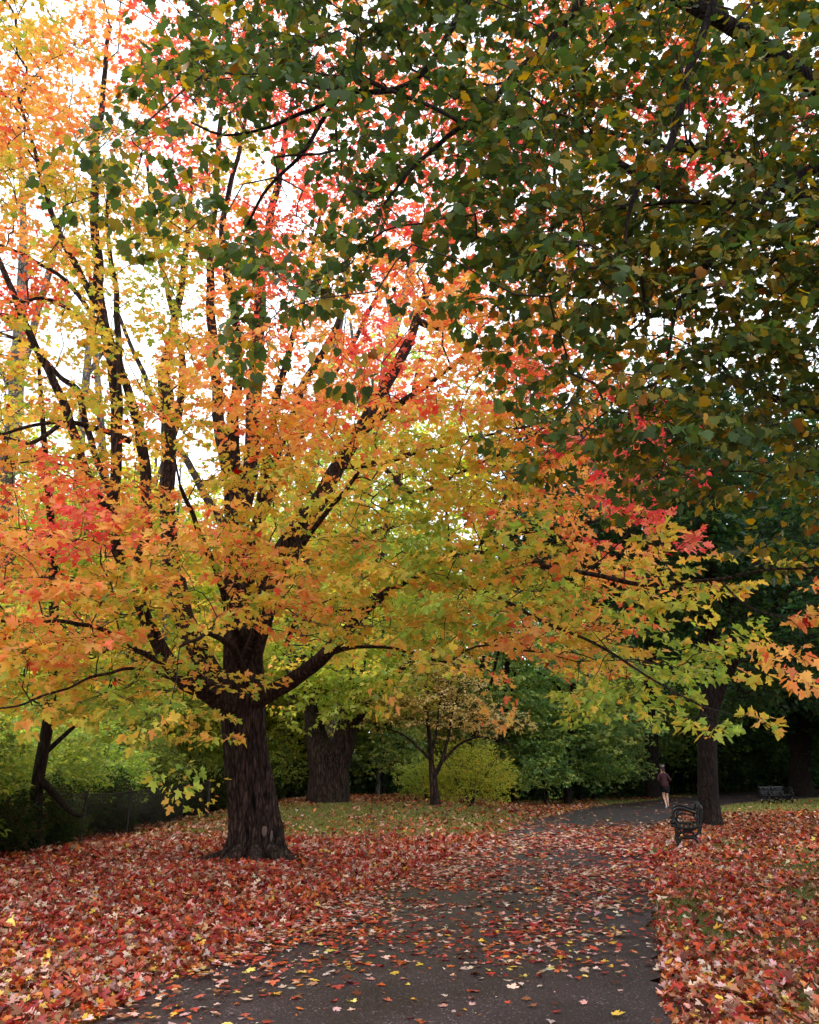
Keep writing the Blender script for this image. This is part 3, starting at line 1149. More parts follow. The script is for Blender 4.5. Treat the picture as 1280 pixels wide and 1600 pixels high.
LIMBS = [
    # middle stems
    [(366, 780, 16.7, 32), (345, 680, 17.0, 24), (338, 600, 17.2, 20), (331, 500, 17.3, 17), (330, 400, 17.4, 14), (338, 300, 17.5, 11), (345, 180, 17.6, 8), (352, 40, 17.8, 5)],
    [(362, 700, 16.8, 28), (364, 650, 16.4, 21), (370, 580, 16.2, 19), (367, 500, 16.1, 16), (354, 420, 16.0, 12), (348, 350, 16.0, 10), (375, 230, 15.8, 7), (400, 110, 15.7, 4)],
    [(370, 850, 16.6, 36), (392, 720, 17.3, 30), (398, 610, 18.0, 28), (402, 520, 18.3, 25), (410, 420, 18.5, 19), (430, 300, 18.8, 13), (452, 180, 19.0, 8), (470, 60, 19.2, 4)],
    [(380, 960, 16.4, 30), (394, 880, 15.9, 22), (404, 800, 15.7, 18), (415, 730, 15.6, 16), (425, 655, 15.5, 17), (438, 600, 15.4, 13), (460, 520, 15.2, 10), (482, 430, 15.0, 7), (500, 330, 14.8, 4)],
    [(404, 800, 15.7, 15), (432, 720, 15.9, 14), (455, 655, 16.0, 15), (475, 600, 16.1, 15), (503, 555, 16.2, 12), (540, 470, 16.4, 10), (578, 390, 16.5, 7), (600, 300, 16.6, 4)],
    # big right-hand limb and its forks
    [(384, 1040, 16.45, 50), (406, 970, 16.3, 48), (421, 910, 16.2, 44), (446, 860, 16.0, 42), (476, 815, 15.9, 38), (502, 780, 15.9, 32), (530, 728, 16.0, 28), (556, 682, 16.1, 26),
     (580, 640, 16.2, 22), (622, 570, 16.5, 18), (650, 500, 16.7, 16), (680, 430, 17.0, 13), (718, 330, 17.3, 9), (752, 220, 17.6, 5)],
    [(556, 682, 16.1, 18), (600, 650, 15.8, 15), (640, 625, 15.6, 11), (685, 590, 15.4, 8), (745, 540, 15.0, 5)],
    [(530, 728, 16.0, 16), (590, 722, 15.3, 11), (640, 708, 15.0, 9), (700, 695, 14.7, 7), (770, 678, 14.4, 5), (870, 650, 14.0, 3)],
    [(650, 500, 16.7, 14), (690, 512, 16.5, 12), (728, 478, 16.3, 14), (752, 420, 16.1, 12), (775, 350, 16.0, 9), (800, 250, 15.9, 5)],
    [(590, 722, 15.3, 9), (650, 770, 14.6, 8), (720, 740, 14.0, 6), (800, 700, 13.2, 4)],
    # low right limb and the long sagging branch
    [(395, 1095, 16.3, 38), (430, 1078, 16.0, 32), (468, 1055, 15.6, 28), (508, 1022, 15.2, 26), (545, 985, 15.0, 22), (580, 945, 14.7, 19), (622, 912, 14.3, 15),
     (665, 885, 14.0, 14), (720, 868, 13.5, 10), (775, 866, 12.9, 8), (870, 888, 12.0, 8), (960, 906, 11.2, 8), (1050, 913, 10.5, 7), (1125, 906, 9.9, 5), (1200, 890, 9.4, 4), (1285, 878, 9.0, 3)],
    [(508, 1022, 15.2, 12), (560, 1010, 15.0, 6), (620, 1018, 14.8, 5), (700, 1036, 14.4, 4)],
    [(622, 912, 14.3, 12), (680, 900, 14.2, 9), (760, 930, 13.2, 7), (840, 965, 12.2, 6), (930, 1010, 11.2, 5), (1020, 1060, 10.4, 4), (1100, 1105, 9.9, 3)],
    [(665, 885, 14.0, 10), (740, 850, 13.6, 8), (830, 830, 12.8, 6), (930, 820, 12.0, 4)],
    [(1125, 906, 9.9, 4), (1170, 950, 9.3, 4), (1230, 975, 8.9, 3)],
    [(446, 1010, 16.0, 9), (470, 965, 15.8, 8), (520, 955, 15.4, 6), (560, 950, 15.0, 4)],
    # left-hand side
    [(372, 1112, 16.4, 54), (330, 1082, 16.0, 42), (285, 1060, 15.7, 34), (255, 1022, 15.4, 28), (235, 985, 15.2, 24), (213, 930, 15.0, 22), (194, 880, 14.8, 20), (180, 835, 14.6, 20),
     (181, 770, 14.6, 19), (182, 700, 14.6, 20), (182, 620, 14.6, 22), (175, 560, 14.6, 24), (160, 500, 14.6, 20), (152, 420, 14.6, 17), (148, 340, 14.6, 16), (150, 250, 14.6, 13), (160, 160, 14.7, 9), (172, 40, 14.8, 6)],
    [(205, 905, 14.9, 18), (230, 820, 15.0, 18), (228, 750, 15.0, 20), (222, 700, 15.0, 20), (206, 630, 14.9, 17), (189, 572, 14.8, 13), (184, 480, 14.7, 10), (172, 400, 14.7, 8), (165, 300, 14.7, 5)],
    [(181, 810, 14.6, 17), (150, 770, 14.3, 17), (128, 718, 14.1, 16), (105, 650, 13.9, 16), (85, 600, 13.7, 15), (62, 550, 13.5, 14), (38, 500, 13.3, 12), (12, 440, 13.1, 10), (-20, 360, 13.0, 8), (-60, 250, 13.0, 5)],
    [(181, 830, 14.6, 12), (160, 740, 14.9, 11), (132, 650, 15.0, 11), (120, 610, 15.0, 12), (92, 588, 15.0, 8), (50, 545, 15.0, 6), (-10, 515, 15.0, 4)],
    [(160, 500, 14.6, 14), (128, 432, 14.4, 11), (102, 385, 14.2, 12), (85, 350, 14.1, 10), (60, 260, 14.0, 7), (30, 150, 14.0, 4)],
    [(170, 560, 14.6, 10), (125, 500, 14.3, 7), (72, 466, 14.1, 6), (30, 472, 14.0, 5), (-20, 468, 13.9, 4)],
    [(158, 512, 14.6, 8), (105, 440, 14.5, 7), (45, 405, 14.4, 6), (-10, 380, 14.4, 4)],
    [(205, 690, 15.0, 12), (150, 668, 14.7, 9), (90, 656, 14.3, 7), (0, 676, 13.8, 5), (-80, 690, 13.4, 3)],
    [(105, 650, 13.9, 9), (60, 690, 13.2, 7), (0, 680, 12.6, 5)],
    [(340, 1085, 16.1, 15), (285, 1040, 15.0, 12), (240, 1028, 14.2, 10), (165, 986, 13.2, 8), (100, 971, 12.4, 7), (0, 967, 11.5, 5), (-90, 965, 11.0, 3)],
    [(350, 1090, 16.1, 10), (290, 1065, 14.6, 7), (228, 1049, 13.4, 6), (165, 1053, 12.5, 5), (100, 1076, 11.8, 4), (35, 1100, 11.2, 4), (-40, 1112, 10.8, 2)],
    [(366, 1100, 16.6, 46), (332, 1052, 16.8, 40), (302, 1002, 17.0, 38), (284, 952, 17.2, 38), (273, 900, 17.4, 35), (263, 840, 17.6, 30), (262, 780, 17.8, 28), (263, 700, 18.0, 27), (262, 620, 18.2, 27), (257, 575, 18.3, 22), (275, 500, 18.5, 15), (290, 400, 18.7, 10), (300, 280, 19.0, 6)],
    [(263, 700, 18.0, 16), (280, 640, 18.4, 15), (284, 560, 18.7, 13), (262, 460, 19.0, 9), (240, 340, 19.3, 6), (225, 200, 19.5, 4)],
    # rear limbs that carry the far side of the crown
    [(372, 900, 16.5, 26), (420, 780, 18.4, 18), (480, 660, 20.0, 13), (560, 520, 21.5, 8), (620, 400, 22.4, 5)],
    [(370, 850, 16.6, 20), (300, 740, 18.6, 13), (240, 620, 20.2, 9), (180, 480, 21.4, 5)],
    [(376, 950, 16.5, 22), (460, 890, 18.0, 14), (560, 840, 19.4, 10), (680, 800, 20.5, 6)],
    # limbs towards the camera that carry the front of the crown
    [(380, 1010, 16.3, 24), (350, 930, 14.9, 15), (320, 850, 13.6, 10), (280, 760, 12.4, 6)],
    [(384, 1030, 16.3, 24), (420, 940, 14.9, 15), (480, 840, 13.6, 10), (560, 740, 12.4, 6)],
    [(384, 1060, 16.2, 20), (360, 1010, 14.8, 12), (330, 990, 13.2, 8), (280, 1010, 11.6, 5)],
]
sk = Skel()
sk.add_limb(px_limb(trunk_px, 0.25))
for l in LIMBS:
    l = [(a_, b_, c_, d_ * (0.82 if d_ > 12 else 0.9)) for a_, b_, c_, d_ in l]
    mb = MB()
    pl = px_limb(l, 0.09)
    big = l[0][3] > 14
    # a limb's own wander, so that its line is not a clean spline
    off = np.stack([wob(pl[:, :3], 2.2, s_ + len(l)) for s_ in (1, 2, 3)], -1) * 0.05
    off *= np.clip(np.arange(len(pl)) / 12, 0, 1)[:, None]
    pl[:, :3] += off
    tube(mb, pl, 28 if big else 9, 0.07 if big else 0.05, l[0][0] * 0.1)
    mb.build('limb', M['bark'], maple, smooth=True)
    sk.add_limb(pl[::3])


def col_jit(c, n, r, a=0.14):
    return (c * r.uniform(1 - a, 1 + a, (n, 1)) * (1 + r.normal(0, 0.04, (n, 3)))).clip(0, 1)


def map_targets(n, denmap, colmap, yr, ext_l=0, ext_r=0, ext_t=0, power=1.0, rg=None):
    """spray places over the part of the crown the photo shows, with real depth, and on past the frame"""
    W_, H_ = 16 * CELL, len(denmap) * CELL
    px = rg.uniform(-ext_l, W_ + ext_r, n)
    py = rg.uniform(-ext_t, H_, n)
    jx, jy = px + rg.normal(0, 22, n), py + rg.normal(0, 22, n)
    d = grid_lookup(denmap, jx, jy).astype(int)
    keep = rg.random(n) < (d / 9.0) ** power
    return px[keep], py[keep], jx[keep], jy[keep]


def maple_depth(px, py, r):
    u = r.random(len(px))
    ax = np.interp(px, [-300, 0, 200, 400, 650, 900, 1100, 1290, 1400], [13, 13.5, 14.8, 16.3, 15.5, 12.8, 10.6, 9.2, 9])
    fr = np.interp(px, [-300, 0, 200, 400, 650, 900, 1100, 1290], [3.5, 4.0, 5.0, 5.8, 5.2, 2.4, 1.2, 0.8])
    bk = np.interp(px, [-300, 0, 200, 400, 650, 900, 1100, 1290], [5, 5.5, 6, 6.2, 6.5, 3.0, 1.3, 0.8])
    top = np.interp(py, [-300, 100, 500, 900], [0.5, 0.6, 0.85, 1.0])
    return ax + np.where(u < 0.5, -fr * (1 - 2 * u), bk * (2 * u - 1)) * top


rg = np.random.default_rng(21)
px, py, jx, jy = map_targets(9400, DENMAP, COLMAP, None, 260, 0, 300, 1.05, rg)
Yd = maple_depth(px, py, rg)
# the skirt of foliage that hangs on the near side of the big limbs
k_ = (py > 640) & (py < 1010) & (px > 120) & (px < 900) & (rg.random(len(px)) < 0.25)
Yd = np.concatenate([Yd, np.interp(px[k_], [100, 400, 900], [12.3, 12.8, 11.2]) + rg.normal(0, 1.0, k_.sum())])
px, py, jx, jy = [np.concatenate([a_, a_[k_] + rg.normal(0, 30, k_.sum())]) for a_ in (px, py, jx, jy)]
# keep the trunk itself mostly in view: the low middle sprays sit behind it or to its sides
hide = (np.abs(px - 385) < 62) & (py > 900) & (Yd < 16.5) & (rg.random(len(px)) < 0.5) & (py > 960)
hide |= (py > 1000) & (px > 420) & (px < 560) & (rg.random(len(px)) < 0.8)
Yd = np.where(hide, 17.5 + rg.random(len(px)) * 4, Yd)
drop = hide & (py > 1040)
tg = np.array([P(a, b, c) for a, b, c in zip(px, py, Yd)])
low = tg[:, 2] < 2.0
keep = ~(drop | low)
# and clumps: sprays gather on layered pads with gaps between
cl = wob(tg * [1, 1, 1.7], 1.15, 4)
keep &= (cl > -0.42) | (rg.random(len(px)) < 0.35)
keep &= rg.random(len(px)) < np.clip((Yd / 14.0) ** 1.7, 0.0, 1.0)
tg, jx, jy = tg[keep], jx[keep], jy[keep]
code = grid_lookup(COLMAP, jx, jy)
print('maple sprays', len(tg))
tips, dirs = sk.grow(tg, rg, bf=0.28, step=0.42, arch=0.10, min_h=2.2, back=0.38)
mb = MB()
sk.branches(mb, 0.0042, 0.045, 5, 0.40)
lb, tb = MB(), MB()
protos = make_sprays(np.random.default_rng(5), 12, side=3, per=2, leaf_out=0.13, droop=0.35, tilt=0.5)
dirs = dirs * [1, 1, 0.35] + rg.normal(0, 0.12, dirs.shape) * np.linalg.norm(dirs, axis=1)[:, None]


def maple_cols(pos, sp):
    c = code[sp]
    # leaves further out turn first: a few neighbours of the next colour in every spray
    alt = {'G': 'Y', 'Y': 'O', 'O': 'R', 'R': 'P', 'P': 'R'}
    r = rg.random(len(pos))
    out = np.zeros((len(pos), 3))
    c2 = np.array([alt[q] for q in c])
    c = np.where(r < 0.16, c2, c)
    c = np.where((r > 0.93) & (code[sp] == 'O'), 'Y', c)
    c = np.where((r > 0.86) & (code[sp] == 'Y'), 'G', c)
    for q, pal in MCOL.items():
        m_ = c == q
        out[m_] = pal[rg.integers(0, len(pal), m_.sum())]
    odd = rg.random(len(pos)) < 0.003
    out[odd] = lin((150, 26, 26))
    return col_jit(out, len(pos), rg)


place_sprays(lb, tb, protos, tips, dirs, rg.uniform(0.6, 0.95, len(tips)) * np.clip(tips[:, 1] / 13.5, .62, 1), maple_cols, 0.13, MAPLE_S, rg)
mb.v += tb.v; mb.n += tb.n
mb.l += [q + mb.k for q in tb.l]
mb.build('branches', M['twig'], maple)
lb.build('crown', M['leaf'], maple)

# ================================================================ THE OVERHANGING GREEN MAPLE (its trunk stands right of the frame)
ODEN = [
    '0003666667777788',
    '0003545556734589',
    '0023243135675488',
    '0022233236889889',
    '0001133324889999',
    '0000032100589999',
    '0000022000478999',
    '0000000001368889',
    '0000000000255666',
    '0000000000001233',
    '0000000000000001',
]
green = thing('green_maple', 'dark green and yellow maple whose leafy boughs overhang the path from beyond the right edge', 'tree', (7.2, 7.6, 0))
gt = np.array([[7.2, 7.6, -0.1, .40], [7.2, 7.6, 0.5, .30], [7.15, 7.65, 2, .27], [7.05, 7.6, 4, .25], [6.9, 7.5, 6, .22], [6.7, 7.4, 8.5, .17], [6.5, 7.5, 11, .10], [6.4, 7.6, 13, .04]])
gtr = resample(gt, 0.15)
mb = MB()
tube(mb, gtr, 32, 0.07, 7)
mb.build('trunk', M['bark_dark'], green, smooth=True)
gsk = Skel()
gsk.add_limb(gtr[::2])


def wl(pts):
    return resample(np.array(pts, float), 0.15)


BOUGHS = [
    [[6.95, 7.5, 5.2, .13], [5.6, 7.1, 7.3, .11], [4.0, 6.7, 8.9, .09], [2.2, 6.4, 9.8, .07], [0.4, 6.2, 10.0, .055], [-1.4, 6.2, 9.7, .035], [-2.6, 6.3, 9.3, .02]],
    [[7.1, 7.6, 3.6, .12], [5.9, 7.2, 5.0, .10], [4.9, 6.9, 6.2, .085], [4.0, 6.8, 7.2, .06], [3.2, 6.9, 7.9, .04]],
    [[7.1, 7.6, 3.2, .10], [6.0, 7.9, 4.3, .08], [5.0, 8.2, 5.2, .06], [4.0, 8.4, 5.8, .04]],
    [[6.9, 7.5, 6.4, .11], [5.2, 6.2, 8.6, .08], [3.4, 5.4, 10.0, .06], [1.4, 5.0, 10.6, .04]],
    [[6.9, 7.5, 6.0, .11], [5.6, 8.6, 7.6, .08], [4.0, 9.0, 8.8, .06], [2.2, 8.8, 9.8, .045], [0.4, 8.4, 10.4, .03]],
    [[7.0, 7.6, 5.0, .10], [8.4, 6.4, 6.6, .07], [9.6, 5.4, 7.4, .04]],
    [[7.0, 7.6, 6.0, .10], [8.6, 9.0, 7.6, .07], [9.8, 10.2, 8.6, .04]],
]
HANG = [   # boughs seen against the sky, traced
    [(1330, 240, 7.0, 20), (1280, 262, 6.9, 18), (1230, 282, 6.8, 16), (1180, 322, 6.7, 15), (1145, 370, 6.6, 13), (1110, 410, 6.6, 11), (1072, 450, 6.5, 9), (1050, 500, 6.5, 6), (1040, 560, 6.5, 4)],
    [(1130, -40, 6.4, 13), (1105, 30, 6.3, 13), (1075, 110, 6.2, 12), (1058, 180, 6.1, 12), (1042, 230, 6.0, 11), (1000, 285, 5.9, 9), (985, 330, 5.9, 6), (978, 380, 5.9, 4)],
    [(930, -40, 6.5, 12), (890, 30, 6.5, 11), (830, 90, 6.4, 10), (800, 120, 6.4, 10), (765, 168, 6.3, 9), (700, 215, 6.3, 8), (645, 262, 6.2, 6), (600, 320, 6.2, 4)],
    [(760, -60, 6.6, 12), (720, 20, 6.5, 10), (640, 130, 6.4, 9), (535, 148, 6.3, 8), (480, 175, 6.2, 7), (420, 200, 6.1, 5), (350, 212, 6.1, 4), (300, 190, 6.0, 3)],
    [(535, 148, 6.3, 8), (500, 195, 6.4, 7), (465, 245, 6.4, 6), (420, 290, 6.5, 5), (385, 350, 6.5, 4)],
    [(1280, 350, 7.2, 12), (1190, 420, 7.2, 9), (1120, 440, 7.2, 7), (1060, 470, 7.2, 5), (980, 520, 7.2, 4), (900, 570, 7.2, 3)],
    [(1170, 318, 6.7, 8), (1100, 318, 6.7, 7), (1030, 316, 6.7, 6), (960, 330, 6.7, 4)],
    [(1000, 10, 6.6, 9), (950, 60, 7.0, 7), (900, 130, 7.2, 6), (870, 240, 7.4, 5), (872, 330, 7.4, 4)],
]
for l in BOUGHS:
    mb = MB()
    q = wl(l)
    tube(mb, q, 14, 0.06, l[0][2])
    mb.build('limb', M['bark_dark'], green, smooth=True)
    gsk.add_limb(q[::2])
for l in HANG:
    mb = MB()
    q = px_limb(l, 0.12)
    A = np.array(gsk.p)
    j = np.argmin(np.linalg.norm(A - q[0, :3], axis=1))
    s_ = A[j]
    if np.linalg.norm(s_ - q[0, :3]) > 0.2:
        mid_ = (s_ + q[0, :3]) / 2 + np.array([0, 0, 0.15])
        q = np.concatenate([resample(np.array([[*s_, q[0, 3] * 1.15], [*mid_, q[0, 3] * 1.05], q[0]]), 0.12)[:-1], q])
    off = np.stack([wob(q[:, :3], 3.5, s2 + len(l)) for s2 in (1, 2, 3)], -1) * 0.025
    q[:, :3] += off
    tube(mb, q, 9, 0.05, l[0][0] * 0.1)
    mb.build('limb', M['bark_dark'], green, smooth=True)
    gsk.add_limb(q[::2])
rg = np.random.default_rng(31)
px, py, jx, jy = map_targets(3900, ODEN, ODEN, None, 0, 260, 160, 1.0, rg)
Yd = np.interp(px, [200, 500, 900, 1280, 1540], [5.9, 6.1, 6.4, 6.9, 7.2]) + rg.normal(0, 0.55, len(px)) + 1.4 * rg.random(len(px)) ** 2 * sstep(700, 1200, px)
Yd = np.clip(Yd, 4.6, 10.5)
# the hem of the crown steps back with its outline, so low boughs are farther off
Yd += 0.9 * sstep(450, 750, py) * sstep(700, 900, px)
tg = np.array([P(a, b, c) for a, b, c in zip(px, py, Yd)])
cl = wob(tg * [1, 1, 1.6], 2.1, 8)
keep = (cl > -0.38) | (rg.random(len(px)) < 0.3)
tg, px, py = tg[keep], px[keep], py[keep]
# crown beyond the frame, over and behind the camera's right
n_ = 500
ex = np.stack([rg.normal(7.2, 3.0, n_), rg.normal(6.8, 3.4, n_), rg.uniform(5, 13, n_)], -1)
u_, v_ = to_px(ex)
inside = (u_ > -40) & (u_ < 1400) & (v_ > -200) & (v_ < 1700) & (ex[:, 1] > 0.5)
ex = ex[~inside]
n_in = len(tg)
tg = np.concatenate([tg, ex])
print('green sprays', len(tg))
tips, dirs = gsk.grow(tg, rg, bf=0.22, step=0.32, arch=0.06, min_h=2.5, back=0.26)
mb = MB()
gsk.branches(mb, 0.0034, 0.035, 5, 0.42)
lb, tb = MB(), MB()
protos_g = make_sprays(np.random.default_rng(9), 12, side=3, per=1, leaf_out=0.17, droop=0.75, tilt=0.55)
dirs = dirs * [1, 1, 0.5] + rg.normal(0, 0.15, dirs.shape) * np.linalg.norm(dirs, axis=1)[:, None]
GCOL = {'g': lin([(72, 92, 44), (88, 104, 48), (62, 82, 42), (106, 114, 52), (74, 94, 50)]),
        'o': lin([(118, 112, 46), (104, 106, 42), (132, 118, 50)]),
        'y': lin([(164, 144, 60), (148, 130, 52), (178, 144, 62), (132, 116, 48)]),
        'b': lin([(150, 100, 46), (122, 80, 40)])}
ywt = np.zeros(len(tg))
ywt[:n_in] = 0.20 + 0.20 * sstep(600, 1200, px) + 0.2 * wob(tg[:n_in], 1.3, 2)


def green_cols(pos, sp):
    r = rg.random(len(pos))
    yv = np.clip(ywt[sp], 0.05, 0.7)
    out = GCOL['g'][rg.integers(0, 5, len(pos))]
    m_ = r < yv
    out[m_] = GCOL['o'][rg.integers(0, 3, m_.sum())]
    m_ = r < yv * 0.62
    out[m_] = GCOL['y'][rg.integers(0, 4, m_.sum())]
    m_ = r < yv * 0.08
    out[m_] = GCOL['b'][rg.integers(0, 2, m_.sum())]
    return col_jit(out, len(pos), rg, 0.2)


place_sprays(lb, tb, protos_g, tips, dirs, rg.uniform(0.42, 0.62, len(tips)), green_cols, 0.098, NORWAY, rg, fold=(-0.1, 0.35), curl=(-0.5, 0.1))
mb.v += tb.v; mb.n += tb.n
mb.l += [q + mb.k for q in tb.l]
mb.build('branches', M['twig'], green)
lb.build('crown', M['leaf_green'], green)


# ================================================================ OTHER TREES
def make_tree(name, label, cat, loc, trunk_pts, limbs, crowns, nspray, spray_len, leaf_size, pal, seed=0, bark='bark_dark', sides=14,
              group=None, outline=LOBED, per=1, side=3, mat='leaf_far', min_h=1.0, rough=0.06, flare=0.35, clump=0.9, r_unit=0.006, twigs=False,
              droop=0.35, tilt=0.5, grey_twigs=False, lob=5):
    """trunk_pts and limbs: lists of (x, y, z, r) from the tree's foot; crowns: list of (cx, cy, cz, rx, ry, rz, weight)"""
    r = np.random.default_rng(seed)
    o = thing(name, label, cat, (0, 0, 0), 0, group)
    t = resample(np.array(trunk_pts, float), 0.2)
    s = Skel()
    mb = MB()

    def fl(pts, th):
        h = (pts[:, 2] - pts[0, 2])[:, None]
        return 1 + flare * np.exp(-h / 0.35) * (0.6 + 0.5 * np.cos(lob * th + seed)[None])
    tube(mb, t, sides, rough, seed, fl)
    s.add_limb(t[::2])
    for l in limbs:
        q = resample(np.array(l, float), 0.2)
        q[:, :3] += np.stack([wob(q[:, :3], 1.5, s2 + seed) for s2 in (1, 2, 3)], -1) * 0.06 * np.clip(np.arange(len(q)) / 8, 0, 1)[:, None]
        tube(mb, q, max(8, sides // 2), rough, seed + l[0][2])
        s.add_limb(q[::2])
    tg = []
    wsum = sum(c[6] for c in crowns)
    for c in crowns:
        n = int(nspray * c[6] / wsum)
        v = r.normal(0, 1, (n * 2, 3))
        v /= np.linalg.norm(v, axis=1)[:, None]
        v *= (r.random(n * 2) ** (1 / 2.4))[:, None]
        p = v * [c[3], c[4], c[5]] + [c[0], c[1], c[2]]
        k = (wob(p * [1, 1, 1.5], clump, seed) > -0.25) | (r.random(n * 2) < 0.25)
        tg.append(p[k][:n])
    tg = np.concatenate(tg)
    tips, dirs = s.grow(tg, r, bf=0.3, step=0.6, arch=0.12, min_h=min_h, back=spray_len * .4)
    s.branches(mb, r_unit, 0.07, 4, 0.42)
    lb = MB()
    tb = MB() if twigs else None
    pr = make_sprays(np.random.default_rng(seed + 1), 6, side=side, per=per, leaf_out=0.14, droop=droop, tilt=tilt)
    dirs = dirs * [1, 1, 0.4] + r.normal(0, 0.15, dirs.shape) * np.linalg.norm(dirs, axis=1)[:, None]
    pal = lin(pal)
    bias = r.random(len(tips))

    def cf(pos, sp):
        k = np.clip((bias[sp] * 0.55 + r.random(len(pos)) * 0.45) * len(pal), 0, len(pal) - 1).astype(int)
        return col_jit(pal[k], len(pos), r, 0.2)
    place_sprays(lb, tb, pr, tips, dirs, spray_len * r.uniform(0.75, 1.25, len(tips)), cf, leaf_size, outline, r, twig_r=0.004)
    if twigs:
        mb.v += tb.v; mb.n += tb.n
        mb.l += [q + mb.k for q in tb.l]
    mb.build('trunk', M[bark], o, smooth=True)
    lb.build('crown', M[mat], o)
    return o


def base_at(px, py, Y=None):
    """where a tree seen to stand at that pixel has its foot (on the uneven ground)"""
    if Y is None:
        q = G(px, py)
        for _ in range(12):
            q = G(px, py, float(gh(q[0], q[1])))
        return (float(q[0]), float(q[1]), float(gh(q[0], q[1])))
    q = P(px, py, Y)
    return (float(q[0]), Y, float(gh(q[0], Y)))


def px_rel(lst, foot):
    """(px, py, dY, width px) -> points relative to a foot"""
    out = []
    for px, py, dY, wd in lst:
        p = P(px, py, foot[1] + dY)
        dep = p[1] * CP + (p[2] - CZ) * SP
        out.append([p[0] - foot[0], p[1] - foot[1], p[2] - foot[2], wd * 0.5 * dep / F])
    return out


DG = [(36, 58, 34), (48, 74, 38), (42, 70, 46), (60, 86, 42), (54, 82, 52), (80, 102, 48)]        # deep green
MG = [(98, 122, 74), (116, 140, 80), (112, 138, 90), (142, 160, 86), (142, 164, 102), (176, 182, 98), (202, 194, 108)]  # mid green
LG = [(146, 166, 78), (166, 182, 82), (184, 194, 92), (200, 202, 100), (150, 172, 92), (218, 206, 112)]  # light yellow green
YG = [(162, 172, 66), (186, 186, 74), (204, 196, 80), (146, 166, 66), (216, 188, 84)]
CR = [(236, 214, 150), (242, 224, 172), (226, 196, 116), (232, 204, 130), (206, 184, 100), (214, 150, 96)]
OR = [(206, 150, 60), (216, 130, 56), (190, 160, 62), (220, 110, 60)]

# the dark tree behind the bench
f0 = base_at(1108, 1293)
bt = make_tree('shade_tree', 'tall dark green tree with a thick trunk right behind the near bench', 'tree', f0,
               px_rel([(1110, 1296, 0, 35.4), (1108, 1270, 0, 32.0), (1106, 1220, 0, 29.2), (1105, 1150, 0, 28.6), (1110, 1100, 0, 27.2), (1113, 1050, 0, 20.4), (1110, 980, 0, 17.7),
                       (1111, 900, 0, 17.7), (1113, 840, 0, 16.3), (1112, 770, 0, 13.6), (1100, 680, 0, 9.5), (1085, 560, 0, 6.1), (1080, 440, 0, 2.7)], f0),
               [px_rel([(1112, 1110, 0, 21.8), (1128, 1070, 0, 16.3), (1140, 1020, .3, 13.6), (1143, 960, .6, 11.6), (1150, 880, 1, 9.5), (1165, 780, 1.6, 6.8), (1180, 660, 2.2, 4.1), (1200, 540, 2.6, 2.0)], f0),
                px_rel([(1135, 1060, .2, 10.9), (1160, 1020, -.4, 8.2), (1200, 960, -1.4, 6.1), (1260, 900, -2.4, 4.1), (1330, 850, -3.4, 2.7)], f0),
                px_rel([(1112, 850, 0, 10.9), (1130, 780, .4, 9.5), (1140, 700, .8, 6.8), (1160, 600, 1, 4.1)], f0),
                px_rel([(1112, 830, 0, 9.5), (1085, 760, -.6, 7.5), (1050, 690, -1.2, 5.4), (1000, 620, -1.8, 3.4)], f0),
                px_rel([(1111, 930, 0, 9.5), (1080, 880, -.6, 6.8), (1030, 850, -1.4, 4.8), (960, 830, -2.2, 2.7)], f0),
                px_rel([(1111, 900, 0, 9.5), (1090, 820, 2, 6.8), (1050, 760, 4, 4.1)], f0)],
               [(-0.5, 0, 9.5, 5.0, 4.2, 3.6, 5), (-3.6, -.5, 8.0, 2.6, 2.6, 2.0, 1.5), (3.2, -.6, 7.2, 3.2, 3.2, 2.8, 2.2), (0, .5, 13, 3.6, 3.4, 3.0, 2.0), (3.0, 1.5, 4.4, 2.2, 2.2, 1.0, .6)],
               1500, 1.0, 0.18, DG + [(70, 92, 36)], 41, 'bark_dark', 40, outline=LOBED, per=2, min_h=3.4, rough=0.08, twigs=True, mat='leaf_green')
bt.location = f0

# second dark tree farther back, with leaning limbs against the sky
f1 = base_at(1010, 1246, 50)
b2 = make_tree('woodland_tree', 'dark green tree with leaning limbs against a gap of sky behind the jogger', 'tree', f1,
               px_rel([(1020, 1250, 0, 24), (1018, 1150, 0, 20), (1015, 1000, 0, 18), (1010, 900, 0, 18), (990, 840, 0, 17), (965, 780, 0, 15), (940, 720, 0, 12), (915, 640, 0, 8), (900, 560, 0, 4)], f1),
               [px_rel([(1010, 900, 0, 13), (985, 800, 1, 12), (975, 740, 1, 10), (950, 690, 1, 7), (945, 600, 1, 5)], f1),
                px_rel([(990, 840, 0, 10), (940, 800, -1, 8), (890, 770, -2, 6), (850, 750, -3, 4)], f1),
                px_rel([(1012, 960, 0, 12), (1050, 880, 1, 9), (1070, 780, 2, 6)], f1)],
               [(-4, 0, 20, 6, 5, 5.5, 3), (0, 0, 15, 7, 5, 4, 3.4), (-6, 0, 13.5, 4, 4, 2.6, 1.4), (3, 0, 21, 6, 5, 6, 3), (1, 0, 10, 5, 4, 2.5, 1.2)],
               1500, 1.7, 0.34, DG, 43, 'bark_dark', 20, per=1, min_h=6, clump=0.5)
b2.location = f1

